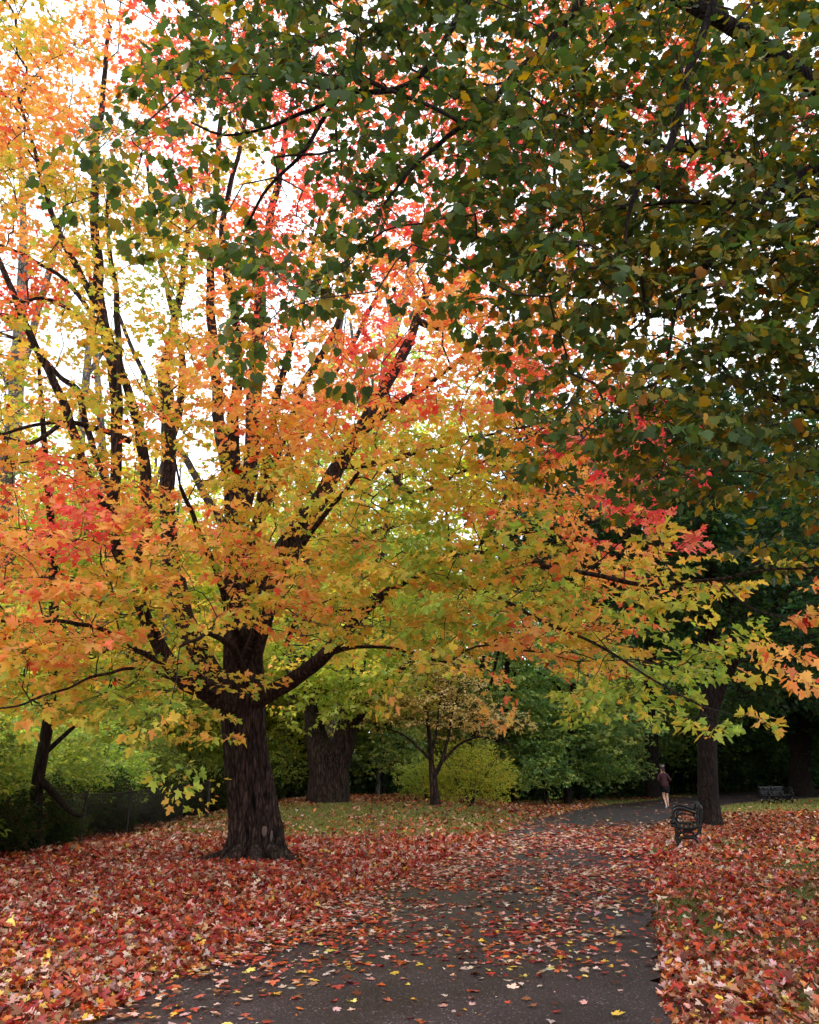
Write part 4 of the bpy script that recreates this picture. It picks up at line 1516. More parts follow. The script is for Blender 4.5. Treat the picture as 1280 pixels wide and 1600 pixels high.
# twin-stemmed old tree behind the big maple
f2 = base_at(517, 1250, 30)
tw = make_tree('old_tree', 'thick old trunk forking into two stems at the wood edge behind the big maple', 'tree', f2,
               px_rel([(513, 1262, 0, 66), (514, 1240, 0, 64), (515, 1210, 0, 60), (508, 1185, 0, 56), (496, 1160, 0, 36), (490, 1120, 0, 28), (484, 1060, 0, 24), (478, 980, .4, 20), (470, 860, .8, 14), (465, 700, 1, 8), (460, 600, 1, 4)], f2),
               [px_rel([(522, 1200, 0, 46), (534, 1170, 0, 38), (542, 1140, 0, 34), (548, 1100, 0, 28), (556, 1060, 0, 24), (566, 1010, 0, 20), (580, 940, 0, 17), (600, 840, 0, 13), (630, 700, 0, 9), (655, 560, 0, 5)], f2),
                px_rel([(545, 1150, 0, 20), (570, 1110, 0, 14), (610, 1060, -.5, 9), (660, 1020, -1, 5)], f2)],
               [(2.6, 0, 7, 3.0, 2.6, 2.0, 1.3), (-1.5, 0, 5.8, 3.6, 2.2, 1.2, 1.5), (0, 0, 12, 4.5, 4, 3.5, 1.5), (3, 0, 16, 3.5, 3, 3, .8), (0.9, -1.3, 3.8, 2.2, .8, .8, .8)],
               760, 1.15, 0.2, LG + [(206, 190, 70)], 47, 'bark', 40, per=1, min_h=2, flare=0.15, rough=0.05)
tw.location = f2

# small cream-leaved tree on the lawn
f3 = base_at(680, 1258, 28.5)
cr = make_tree('small_tree', 'small many-stemmed tree with sparse cream and pale yellow leaves on the lawn', 'tree', f3,
               px_rel([(681, 1262, 0, 15), (680, 1245, 0, 13), (677, 1215, 0, 12), (674, 1190, 0, 8), (672, 1160, 0, 6), (668, 1120, 0, 5), (665, 1070, 0, 3)], f3),
               [px_rel([(678, 1215, 0, 8), (690, 1190, 0, 6), (698, 1160, 0, 5), (705, 1120, 0, 3), (715, 1080, 0, 2)], f3),
                px_rel([(676, 1200, 0, 6), (676, 1170, -.3, 5), (682, 1130, -.5, 3.5), (690, 1080, -.8, 2)], f3),
                px_rel([(675, 1190, 0, 5), (655, 1170, 0, 4), (630, 1150, 0, 3), (605, 1140, 0, 2)], f3),
                px_rel([(692, 1190, 0, 5), (715, 1165, 0, 4), (745, 1152, 0, 3), (780, 1160, 0, 2), (805, 1168, 0, 1.5)], f3)],
               [(0, 0, 3.3, 1.7, 1.5, .9, 2.0), (-1.3, 0, 3.2, 1.1, 1.1, .6, .7), (1.9, 0, 2.75, 1.2, .9, .35, .9), (0.2, 0, 4.4, 1.5, 1.2, .7, 1)],
               460, 0.55, 0.108, CR, 53, 'bark', 14, outline=OVAL, per=1, min_h=1.4, r_unit=0.004, clump=2.0, twigs=True, mat='leaf')
cr.location = f3


def make_shrub(name, label, nst, h, rx, ry, nspray, leaf, pal, seed, group=None, spray=0.5, low=0.15, outline=OVAL, cat='shrub', mat='leaf_far', rz_=None):
    r = np.random.default_rng(seed)
    o = thing(name, label, cat, (0, 0, 0), 0, group)
    s = Skel()
    mb = MB()
    for k in range(nst):
        a = r.uniform(0, 2 * math.pi)
        q = r.uniform(0.2, 0.8)
        p = [[r.normal(0, .12), r.normal(0, .12), -0.05, 0.022], [math.cos(a) * rx * q * .35, math.sin(a) * ry * q * .35, h * .35, .018],
             [math.cos(a) * rx * q * .7, math.sin(a) * ry * q * .7, h * .68, .012], [math.cos(a) * rx * q, math.sin(a) * ry * q, h * .92, .005]]
        t = resample(np.array(p), 0.2)
        t[:, :3] += np.stack([wob(t[:, :3], 2.5, k + c) for c in range(3)], -1) * 0.05
        tube(mb, t, 6)
        s.add_limb(t)
    v = r.normal(0, 1, (nspray * 2, 3))
    v /= np.linalg.norm(v, axis=1)[:, None]
    v *= (r.random(nspray * 2) ** (1 / 3.2))[:, None]
    hz = h / 2 * (1 - low)
    p = v * [rx, ry, hz] + [0, 0, h * low + hz]
    p *= 1 + 0.13 * wob(p, 1.8, seed)[:, None]
    p[:, 2] = np.maximum(p[:, 2], 0.12)
    k = (wob(p, 1.6, seed + 2) > -0.3) | (r.random(len(p)) < 0.3)
    p = p[k][:nspray]
    tips, dirs = s.grow(p, r, bf=0.2, step=0.4, arch=0.05, back=spray * .4)
    dirs = dirs + np.array([0, 0, 0.15])
    s.branches(mb, 0.003, 0.02, 4, 0.42)
    mb.build('stems', M['twig'], o, smooth=True)
    lb = MB()
    pr = make_sprays(np.random.default_rng(seed + 1), 6, side=3, per=1, leaf_out=0.14, droop=0.3, tilt=0.7)
    pal = lin(pal)
    bias = r.random(len(tips))

    def cf(pos, sp):
        k_ = np.clip((bias[sp] * 0.5 + r.random(len(pos)) * 0.5) * len(pal), 0, len(pal) - 1).astype(int)
        return col_jit(pal[k_], len(pos), r, 0.18)
    place_sprays(lb, None, pr, tips, dirs, spray * r.uniform(0.7, 1.3, len(tips)), cf, leaf, outline, r)
    lb.build('leaves', M[mat], o)
    return o


f4 = base_at(735, 1254, 31)
sb = make_shrub('round_shrub', 'dense round yellow-green shrub beside the small cream-leaved tree', 12, 2.05, 1.55, 1.3, 620, 0.085,
                YG + [(150, 160, 44)], 61, spray=0.42, low=0.02, mat='leaf')
sb.location = f4
f4 = base_at(668, 1256, 32.5)
sb = make_shrub('shrub', 'lower light green shrub just behind the small cream-leaved tree', 9, 1.5, 1.0, 0.9, 260, 0.10,
                LG[:4] + MG[3:5], 62, spray=0.42, low=0.05, mat='leaf')
sb.location = f4

# far right trunk with a forked top
f5 = base_at(1255, 1252, 46)
fr = make_tree('woodland_tree', 'broad shaded trunk with a V fork beside the far bench at the right edge', 'tree', f5,
               px_rel([(1253, 1256, 0, 44), (1252, 1235, 0, 34), (1250, 1200, 0, 32), (1256, 1150, 0, 24), (1268, 1080, 0, 18), (1285, 980, 0, 14), (1300, 860, 0, 10), (1310, 700, 0, 5)], f5),
               [px_rel([(1250, 1200, 0, 16), (1240, 1175, 0, 11), (1232, 1145, 0, 8), (1222, 1100, 0, 6), (1210, 1030, 0, 4)], f5)],
               [(1, 0, 13, 6, 5, 5, 3), (-1, -1, 6.5, 5, 4, 2.0, 1.6), (2, 0, 20, 6, 5, 5, 2)],
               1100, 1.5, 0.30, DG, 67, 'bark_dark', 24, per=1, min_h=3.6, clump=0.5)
fr.location = f5

# ---- grey trunks and light leaves beyond the fence, each traced where the photo shows it
GREY = [
    # (label, foot px, Y, [(px, py, w)...], limbs, bark)
    ('dark leaning trunk at the left edge standing at the fence', 52, 17.8, [(56, 1335, 24), (57, 1290, 19), (58, 1230, 18), (66, 1180, 18), (76, 1120, 17), (82, 1040, 16), (84, 940, 14), (80, 820, 12), (70, 700, 9), (60, 560, 5)],
     [[(60, 1215, 14), (110, 1262, 9), (130, 1270, 6)], [(66, 1180, 10), (100, 1150, 7), (140, 1110, 5), (180, 1060, 3)]], 'bark_dark', LG, [(0, 1, 4.2, 2.6, 2.0, 1.6, 1)], 150),
    ('upright grey-brown trunk behind the green bushes left of the big maple', 158, 30, [(162, 1290, 24), (160, 1180, 20), (158, 1060, 20), (160, 960, 18), (165, 840, 15), (160, 700, 12), (150, 560, 9), (140, 420, 5)],
     [[(160, 960, 10), (190, 900, 8), (230, 800, 6), (260, 700, 4)]], 'bark_grey', LG, [(0, 0, 9, 4, 3, 4, 1), (2, 0, 5, 3, 2, 1.6, .6)], 240),
    ('slim grey trunk leaning right between the bushes and the big maple', 205, 34, [(195, 1270, 16), (198, 1200, 14), (202, 1130, 13), (210, 1050, 11), (222, 950, 9), (235, 850, 7), (245, 700, 4)], [], 'bark_grey', LG,
     [(1, 0, 8, 3, 3, 3, 1), (1, 0, 4.5, 3, 2, 1.5, .7)], 190),
    ('pale grey trunk with a forked top rising high at the left edge', 15, 30, [(10, 1290, 34), (10, 1100, 30), (6, 900, 28), (8, 760, 26), (22, 660, 24), (26, 600, 22), (32, 500, 19), (36, 420, 15), (36, 330, 10), (30, 200, 6)],
     [[(26, 600, 14), (50, 520, 12), (72, 440, 11), (88, 380, 8), (110, 300, 5)], [(26, 620, 10), (-10, 560, 7), (-30, 500, 4)]], 'bark_grey', YG, [(0, 0, 14, 4, 3, 4, 1), (2, 0, 9, 3.5, 3, 2, .6)], 200),
    ('pale grey slender trunk standing against white sky left of the leaning maple stems', 132, 36, [(105, 1270, 22), (108, 1100, 20), (112, 960, 18), (116, 880, 17), (122, 760, 15), (128, 660, 13), (134, 600, 12), (140, 530, 10), (146, 460, 6), (150, 360, 4)],
     [[(134, 590, 8), (160, 550, 7), (190, 500, 4)], [(118, 860, 8), (85, 800, 7), (55, 750, 5), (20, 730, 3)]], 'bark_grey', YG, [(0, 0, 15, 3.4, 3, 4, 1), (0, 0, 8.5, 4, 3, 2, .8)], 210),
    ('pale grey trunk leaning up to the right above the middle of the big maple', 520, 38, [(440, 1262, 22), (452, 1100, 20), (466, 960, 19), (480, 840, 17), (490, 740, 15), (500, 660, 14), (514, 590, 13), (528, 520, 12), (540, 440, 9), (548, 340, 5)],
     [[(505, 640, 8), (540, 610, 6), (575, 580, 4)], [(480, 840, 9), (450, 760, 7), (430, 660, 4)]], 'bark_grey', LG, [(1, 0, 14, 4, 3, 4, 1), (-1, 0, 9, 4, 3, 2, .7)], 240),
    ('grey trunk leaning right behind the large right-hand limb of the maple', 600, 36, [(500, 1262, 26), (520, 1130, 24), (540, 1000, 22), (558, 880, 20), (570, 780, 19), (584, 680, 18), (600, 600, 18), (615, 520, 16), (640, 430, 12), (670, 320, 7)],
     [[(584, 680, 9), (560, 600, 7), (548, 500, 4)], [(615, 520, 9), (600, 430, 6), (590, 330, 4)]], 'bark_grey', YG, [(3, 0, 14, 4, 3, 4, 1), (1, 0, 9, 4, 3, 2, .6)], 220),
    ('leaning dark woodland trunk above the round yellow-green shrub', 740, 40, [(732, 1256, 12), (735, 1190, 10), (744, 1120, 9), (752, 1060, 8), (756, 980, 7), (750, 860, 5), (745, 740, 3)],
     [[(744, 1120, 6), (765, 1070, 5), (785, 1000, 3)]], 'bark_dark', MG, [(0, 0, 8, 3.2, 3, 3, 1), (0, 0, 4.6, 2.6, 2, 1.3, .5)], 220),
    ('dark woodland trunk right of the leaning one above the round shrub', 782, 42, [(770, 1255, 12), (776, 1180, 10), (786, 1110, 9), (792, 1050, 9), (794, 960, 7), (790, 840, 4)],
     [[(776, 1160, 6), (792, 1110, 5), (806, 1050, 3)]], 'bark_dark', MG, [(0, 0, 8, 3.6, 3, 3, 1), (1, 0, 4.6, 3, 2, 1.3, .5)], 220),
    ('straight dark trunk in the green wood edge halfway between round shrub and jogger', 888, 43, [(888, 1254, 13), (887, 1200, 11), (891, 1140, 10), (895, 1090, 10), (896, 1020, 8), (893, 940, 7), (890, 820, 4)],
     [[(890, 1160, 5), (915, 1120, 4), (945, 1100, 3)], [(893, 1110, 5), (870, 1070, 4), (840, 1050, 3)]], 'bark_dark', MG, [(0, 0, 7.6, 3.6, 3, 3, 1), (.5, -1, 4.0, 3.2, 2, 1.3, 1)], 300),
]
for k, (lab, fx, Yf, tp, lm, bk, pal, crn, ns) in enumerate(GREY):
    ft = base_at(tp[0][0], tp[0][1], Yf)
    zf = float(P(tp[0][0], tp[0][1], Yf)[2])
    pts = px_rel([(a, b, 0, c) for a, b, c in tp], ft)
    pts[0][2] = min(pts[0][2], -0.05)
    if pts[1][2] < pts[0][2] + .1:
        pts = [pts[0]] + [p for p in pts[1:] if p[2] > pts[0][2] + .15]
    if pts[0][2] < -0.3:
        pts[0][2] = -0.1
    lms = [px_rel([(a, b, (0.3 * i_ * (1 if j_ % 2 else -1)), c) for i_, (a, b, c) in enumerate(l)], ft) for j_, l in enumerate(lm)]
    topx = pts[-1]
    crn2 = [(c[0] + np.interp(c[2], [p[2] for p in pts], [p[0] for p in pts]),) + c[1:] for c in crn]
    o = make_tree('woodland_tree', lab, 'tree', ft, pts, lms, crn2, ns, 1.1 if Yf > 20 else 0.7, 0.22 if Yf > 20 else 0.13, pal, 100 + k, bk, 14, per=1,
                  min_h=2.0, clump=0.8, grey_twigs=bk == 'bark_grey', flare=0.2)
    o.location = ft

# ================================================================ THE WOOD EDGE
rw = np.random.default_rng(77)


def sapling(label, h, pal, seed, n, group, ry=2.2, leaf=0.2, bark='bark_dark', lowc=0.25, sp=1.0, rx=2.4):
    b_ = rw.normal(0, 0.25, 2)
    tr = [(0, 0, -.1, .10), (b_[0] * .3, 0, h * .25, .08), (b_[0], b_[1], h * .55, .06), (b_[0] * 1.2, b_[1] * 1.4, h * .8, .035), (b_[0] * 1.5, b_[1], h, .012)]
    lm = []
    for q in range(4):
        a = rw.uniform(0, 2 * math.pi)
        z0 = h * rw.uniform(.28, .6)
        x0 = float(np.interp(z0, [0, h * .55, h], [0, b_[0], b_[0] * 1.5]))
        L = rx * rw.uniform(.6, .9)
        lm.append([(x0, 0, z0, .04), (x0 + math.cos(a) * L * .5, math.sin(a) * L * .5, z0 + .5, .028), (x0 + math.cos(a) * L, math.sin(a) * L, z0 + .9, .012)])
    hc = h * (1 + lowc) / 2
    return make_tree('woodland_tree', label, 'tree', (0, 0, 0), tr, lm, [(b_[0], 0, hc, rx, ry, h * (1 - lowc) / 2, 3), (b_[0] * .4, 0, h * .4, rx * 1.1, ry, h * .14, 1)],
                     n, sp, leaf, pal, seed, bark, 8, group, per=1, min_h=h * .15, clump=1.0, flare=.2, tilt=.4)


def put(proto, lst, label, group, first=True):
    """lst of (px, Y, scale): the first moves the tree itself, the others are copies"""
    for k, (px, Yd, sc) in enumerate(lst):
        x = float(P(px, 1205, Yd)[0])
        loc = (x, Yd, float(gh(x, Yd)) - 0.03)
        rz = float(rw.uniform(0, 6.28))
        if k == 0:
            proto.location = loc
            proto.rotation_euler = (0, 0, rz)
            proto.scale = (sc, sc, sc)
            tag(proto, label, None, group)
        else:
            copy_tree(proto, loc, rz, sc, label, group)


g1 = 'mid green saplings along the wood edge'
l1 = 'slim woodland sapling with layered mid green leaves at the wood edge beyond the lawn'
p = sapling(l1, 8.0, MG, 201, 330, g1)
put(p, [(830, 46, 1.0), (925, 49, .95), (800, 43, .7), (985, 53, 1.05), (868, 52, 1.15), (1045, 56, 1.1), (700, 41, .85), (950, 58, 1.25), (760, 50, 1.1)], l1, g1)
p = sapling(l1, 6.0, MG, 202, 300, g1, lowc=.2)
put(p, [(905, 45, .8), (815, 50, 1.2), (965, 47, .75), (600, 38, .8), (1080, 55, 1.2), (850, 41, .62)], l1, g1)
g2 = 'light green saplings behind the big maple'
l2 = 'slim woodland sapling with light yellow-green leaves behind the big maple'
p = sapling(l2, 7.0, LG, 203, 300, g2)
put(p, [(470, 37, .95), (610, 40, 1.0), (560, 44, 1.25), (300, 34, .9), (250, 40, 1.1), (340, 44, 1.2), (420, 46, 1.3), (660, 46, 1.2), (180, 36, .9), (90, 40, 1.1), (20, 35, .9), (-60, 32, 1), (520, 52, 1.5), (380, 55, 1.6), (200, 56, 1.6), (60, 54, 1.5)], l2, g2)
g3 = 'dark green trees closing the wood on the right'
l3 = 'tall dark green woodland tree in the deep shade on the right'
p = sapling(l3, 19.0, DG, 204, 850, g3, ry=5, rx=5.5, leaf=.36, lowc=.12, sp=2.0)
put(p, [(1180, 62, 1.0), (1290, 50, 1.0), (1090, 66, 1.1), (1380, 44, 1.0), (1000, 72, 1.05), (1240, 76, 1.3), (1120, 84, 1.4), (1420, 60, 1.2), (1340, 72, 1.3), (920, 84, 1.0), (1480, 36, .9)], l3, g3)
g4 = 'dark saplings in the shade on the right'
l4 = 'low dark green sapling in the deep shade right of the jogger'
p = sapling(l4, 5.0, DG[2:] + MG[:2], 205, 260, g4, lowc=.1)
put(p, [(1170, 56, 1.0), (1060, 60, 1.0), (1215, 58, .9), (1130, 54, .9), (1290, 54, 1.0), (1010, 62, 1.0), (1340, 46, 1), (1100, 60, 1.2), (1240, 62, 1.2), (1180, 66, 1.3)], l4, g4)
g5 = 'thin-leaved tall trees beyond the fence'
l5 = 'tall thin-leaved yellow-green tree far beyond the fence on the left'
p = sapling(l5, 15.0, YG + LG[2:4], 206, 330, g5, ry=4, rx=4.0, leaf=.26, lowc=.3, sp=1.5, bark='bark_grey')
put(p, [(30, 38, .95), (120, 42, 1.1), (290, 40, .95), (450, 48, 1.15), (540, 50, 1.2), (200, 46, 1.2), (-30, 56, 1.3), (400, 56, 1.3), (250, 52, 1.0), (350, 60, 1.15), (60, 48, 1.0), (620, 58, 1.1), (690, 66, 1.2), (-60, 44, 1.0), (480, 70, 1.25), (160, 66, 1.2)], l5, g5)

g9 = 'bare-stemmed poles of the wood behind the fence and the big maple'
l9 = 'slender bare-stemmed grey-brown tree in the wood behind the fence and the big maple'
p = make_tree('woodland_tree', l9, 'tree', (0, 0, 0), [(0, 0, -.1, .13), (.08, 0, 2, .115), (-.05, .05, 5, .10), (.25, 0, 8.5, .075), (.35, .1, 12, .045), (.3, 0, 15, .015)],
              [[(0, 0, 5.5, .05), (.8, .1, 7.2, .035), (1.3, .2, 9.2, .015)], [(.1, 0, 7, .05), (-.7, -.1, 8.6, .03), (-1.2, 0, 10.6, .012)], [(0, 0, 3.6, .035), (-.7, .3, 4.6, .02), (-1.4, .5, 5.2, .01)]],
              [(.3, 0, 11.5, 2.4, 2.2, 3.4, 2), (-.4, 0, 5.0, 1.8, 1.6, .8, .5)], 170, 1.2, .2, YG + LG[1:4], 207, 'bark_grey', 10, g9, min_h=3, flare=.3)
put(p, [(95, 31, 1.0), (235, 29, .9), (182, 37, 1.1), (215, 33, .8), (300, 36, 1.0), (20, 42, 1.2), (330, 45, 1.2), (445, 36, .95), (470, 42, 1.1), (590, 38, .9), (628, 44, 1.05), (560, 40, .8), (130, 50, 1.3), (262, 48, 1.2), (715, 46, 1.0), (820, 48, 1.0), (-50, 36, 1.1)], l9, g9)

# shrubs along the fence and under the trees
g6 = 'bushes behind the fence'
l6 = 'leafy green bush growing up behind the fence on the left'
s1 = make_shrub('shrub', l6, 9, 2.7, 1.6, 1.3, 420, 0.12, LG[:5] + MG[3:], 71, g6, spray=0.55)


def putxy(proto, lst, label, group):
    for k, (x, y, sc) in enumerate(lst):
        loc = (x, y, float(gh(x, y)) - 0.03)
        rz = float(rw.uniform(0, 6.28))
        if k == 0:
            proto.location = loc; proto.rotation_euler = (0, 0, rz); proto.scale = (sc, sc, sc)
            tag(proto, label, None, group)
        else:
            copy_tree(proto, loc, rz, sc, label, group)


putxy(s1, [(-9.4, 18.5, .85), (-9.6, 22.0, 1.0), (-9.5, 25.6, 1.0), (-9.3, 29.0, .95), (-8.6, 32.5, .9), (-11.5, 20.5, 1.25), (-12.0, 25, 1.35), (-11.5, 30.0, 1.3),
           (-9.6, 14.9, .95), (-11.8, 16.5, 1.2), (-13.8, 21, 1.4), (-14.5, 28, 1.5), (-7.0, 34.5, .95), (-5.6, 36, .9)], l6, g6)
g7 = 'dark bushes crowding the foot of the fence'
l7 = 'low dark green bush crowding against the back of the fence'
s2 = make_shrub('shrub', l7, 9, 1.5, 1.2, 0.8, 420, 0.085, [(30, 50, 28), (42, 62, 30), (54, 74, 34), (66, 60, 36), (84, 60, 40)], 72, g7, spray=0.4, low=0.0)
putxy(s2, [(-8.5, 17.4, .8), (-8.6, 19.4, .85), (-8.5, 21.4, .8), (-8.5, 23.4, .9), (-8.4, 25.4, .85), (-8.4, 27.4, .9), (-8.3, 29.4, .95), (-7.9, 31.6, 1.0), (-7.2, 33.2, 1.0), (-6.2, 34.6, 1.0),
           (-8.7, 15.4, .8), (-5.0, 36.0, 1.0), (-7.9, 19.0, .55), (-7.95, 22.4, .6), (-7.8, 26.2, .6), (-7.9, 28.6, .7), (-8.0, 16.6, .7), (-7.2, 30.4, .7)], l7, g7)
g8 = 'dark undergrowth along the wood edge'
l8 = 'dark green undergrowth bush at the foot of the far wood edge'
s3 = make_shrub('shrub', l8, 8, 1.8, 2.0, 1.3, 380, 0.16, DG[1:] + MG[:1], 73, g8, spray=0.6, low=0.0)
put(s3, [(455, 38, 1.0), (590, 40, .9), (640, 41, 1.0), (690, 42, 1.0), (800, 47, .9), (850, 50, 1.0), (900, 52, 1.0), (950, 54, 1.1), (1000, 57, 1.1), (1060, 60, 1.1), (1110, 60, 1.1), (1160, 62, 1.1),
         (1215, 64, 1.0), (1280, 62, 1.2), (1350, 58, 1.2), (925, 60, 1.6), (830, 58, 1.5), (720, 52, 1.4), (1030, 68, 1.8), (560, 50, 1.5), (1140, 70, 1.9), (1240, 70, 1.8)], l8, g8)
# the leafier bush at the left frame edge, with visible big leaves
s4 = make_shrub('shrub', 'tall bush with large yellow-green leaves at the left edge in front of the fence', 8, 3.0, 1.0, 0.9, 200, 0.13,
                [(150, 160, 60), (120, 140, 52), (90, 116, 44), (176, 176, 80)], 74, None, spray=0.5, low=0.12, outline=OVAL, mat='leaf')
s4.location = (-8.6, 15.6, gh(-8.6, 15.6))

# the far wood that reads as one mass
mb = MB()
rf = np.random.default_rng(90)
for cnt, x0, x1, y0, y1, top, pal, lf in ((7000, -70, 8, 74, 100, lambda x: 5 + 2.5 * wob(np.stack([x, x * 0, x * 0], -1), .13), LG + MG, .5),
                                         (26000, 4, 90, 82, 110, lambda x: np.clip(10 + .9 * (x - 4), 10, 36) + 3 * wob(np.stack([x, x * 0, x * 0], -1), .13), DG + MG[:2], .65)):
    x = rf.uniform(x0, x1, cnt)
    y = rf.uniform(y0, y1, cnt)
    z = rf.random(cnt) * top(x) * (1 + .12 * wob(np.stack([x, y, x * 0], -1), .6, 3))
    pos = np.stack([x, y, z], -1)
    k = wob(pos, .45, 5) > -.5
    pos = pos[k]
    n_ = len(pos)
    pl_ = lin(pal)
    ci = np.clip(((wob(pos, .3, 9) * .5 + .5) * .7 + rf.random(n_) * .3) * len(pal), 0, len(pal) - 1).astype(int)
    leaves(mb, pos, rf.normal(0, 1, (n_, 3)), rf.normal(0, .6, (n_, 3)) + [0, 0, 1], lf * rf.uniform(.6, 1.4, n_), col_jit(pl_[ci], n_, rf, .2), LOBED)
tag(mb.build('distant_woodland', M['leaf_far']), 'distant wood closing the view behind the lawn as one leafy mass', 'woodland', kind='stuff')

# ================================================================ CHAIN-LINK FENCE
fp = [(40, 1338), (124, 1319), (197, 1306), (282, 1285), (323, 1279)]
fpos = [np.array(base_at(*q)) for q in fp]
fpos[0] = fpos[1] + (fpos[1] - fpos[2]) * 0.9
fpos[0][2] = gh(*fpos[0][:2])
fence = thing('chain_link_fence', 'low dark chain-link fence in front of the bushes on the left', 'fence', tuple(map(float, fpos[2])))
HF = [1.2, 1.15, 1.12, 1.12, 1.1]
tops = []
for k, (q, h_) in enumerate(zip(fpos, HF)):
    mb = MB()
    r_ = 0.06 if k == 4 else 0.028
    t_ = q + [0.05 * (k % 2), 0, h_]
    tops.append(t_)
    tube(mb, np.array([[*(q - [0, 0, .1]), r_], [*((q + t_) / 2), r_], [*t_, r_]]), 10, 0.0)
    tube(mb, np.array([[*t_, r_ * 1.25], [*(t_ + [0, 0, .03]), r_ * 1.15], [*(t_ + [0, 0, .045]), r_ * .4]]), 10)
    mb.build('post', M['fence'], fence, smooth=False)
for k in range(len(fpos) - 1):
    a, b = fpos[k], fpos[k + 1]
    L = np.linalg.norm((b - a)[:2])
    H = 1.05
    mb = MB()
    s_ = 0.075
    p0, p1 = [], []
    for c in np.arange(-H, L, s_):
        for sg in (1, -1):
            u0, u1 = max(c, 0), min(c + H, L)
            if u1 - u0 < .01:
                continue
            z0, z1 = u0 - c, u1 - c
            if sg < 0:
                z0, z1 = H - z0, H - z1
            m_ = 6
            for w_ in range(m_):
                ua, ub = u0 + (u1 - u0) * w_ / m_, u0 + (u1 - u0) * (w_ + 1) / m_
                za, zb = z0 + (z1 - z0) * w_ / m_, z0 + (z1 - z0) * (w_ + 1) / m_
                A_ = a + (b - a) * ua / L + [0.012 * sg, 0, .03 + za]
                B_ = a + (b - a) * ub / L + [0.012 * sg, 0, .03 + zb]
                p0.append(A_); p1.append(B_)
    n_ = len(p0)
    prisms(mb, p0, p1, np.full(n_, .0028), np.full(n_, .0028), 3)
    mb.build('wire_mesh', M['fence'], fence)
    mb = MB()
    sag = (tops[k] + tops[k + 1]) / 2 - [0, 0, .035]
    tube(mb, np.array([[*(tops[k] - [0, 0, .05]), .016], [*(sag - [0, 0, .05]), .016], [*(tops[k + 1] - [0, 0, .05]), .016]]), 8)
    mb.build('top_rail', M['fence'], fence)

# ================================================================ BENCHES
# end frame traced from the photo: x forward (negative = front), z up, metres
def zc(*pts):
    return [((x - 640) / 640.0, (1180 - z) / 640.0) for x, z in pts]


def flat_bar(mb, prof, y, w, t):
    """a flat cast bar following the profile: w is its width in the frame's plane, t its thickness along y"""
    q = resample(np.array([[x, 0, z, 0] for x, z in prof]), 0.02)
    ww = np.interp(np.linspace(0, 1, len(q)), np.linspace(0, 1, len(w)), w)
    T = np.gradient(q[:, :3], axis=0)
    T /= np.linalg.norm(T, axis=1)[:, None] + 1e-9
    N = np.stack([-T[:, 2], T[:, 0] * 0, T[:, 0]], -1)
    r = []
    for sgn, yy in ((1, -t / 2), (1, t / 2), (-1, t / 2), (-1, -t / 2)):
        pass
    ring = []
    for a in np.linspace(0, 2 * math.pi, 8, endpoint=False) + math.pi / 8:
        ring.append(q[:, :3] + N * (ww / 2 * np.sign(math.cos(a)) * min(1, abs(math.cos(a)) * 1.25))[:, None]
                    + np.array([0, y + t / 2 * math.copysign(min(1, abs(math.sin(a)) * 1.25), math.sin(a)), 0]))
    V = np.stack(ring, 1)
    n = len(q)
    i = np.arange(n - 1)[:, None] * 8
    j = np.arange(8)[None]
    f = np.stack([i + j, i + (j + 1) % 8, i + 8 + (j + 1) % 8, i + 8 + j], -1).reshape(-1, 4)
    mb.add(V.reshape(-1, 3), f, np.full(len(f), 4))
    mb.add(V[0], np.arange(8)[::-1], [8])
    mb.add(V[-1], np.arange(8), [8])


def disc(mb, x, z, y, r, t):
    a = np.linspace(0, 2 * math.pi, 20, endpoint=False)
    R_ = []
    for rr, yy in ((r * .5, -t / 2 - .006), (r * .85, -t / 2), (r, -t / 4), (r, t / 4), (r * .85, t / 2), (r * .5, t / 2 + .006)):
        R_.append(np.stack([x + np.cos(a) * rr, np.full(20, y + yy), z + np.sin(a) * rr], -1))
    V = np.concatenate(R_)
    f = [[k * 20 + j, k * 20 + (j + 1) % 20, (k + 1) * 20 + (j + 1) % 20, (k + 1) * 20 + j] for k in range(5) for j in range(20)]
    mb.add(V, f, np.full(len(f), 4))
    mb.add(V[:20], np.arange(20)[::-1], [20])
    mb.add(V[-20:], np.arange(20), [20])


def box(mb, c, s, rot=0.0):
    """box with worn (chamfered) long edges, long axis y, tilted in the xz plane"""
    hx, hy, hz = np.array(s) / 2
    e = min(hx, hz) * 0.35
    pr = [(-hx + e, -hz), (hx - e, -hz), (hx, -hz + e), (hx, hz - e), (hx - e, hz), (-hx + e, hz), (-hx, hz - e), (-hx, -hz + e)]
    cr_, sr_ = math.cos(rot), math.sin(rot)
    V = []
    for yy in (-hy, hy):
        for x, z in pr:
            V.append([c[0] + x * cr_ - z * sr_, c[1] + yy, c[2] + x * sr_ + z * cr_])
    f = [[j, (j + 1) % 8, 8 + (j + 1) % 8, 8 + j] for j in range(8)]
    mb.add(V, f, np.full(8, 4))
    mb.add(V[:8], np.arange(8)[::-1], [8])
    mb.add(V[8:], np.arange(8), [8])


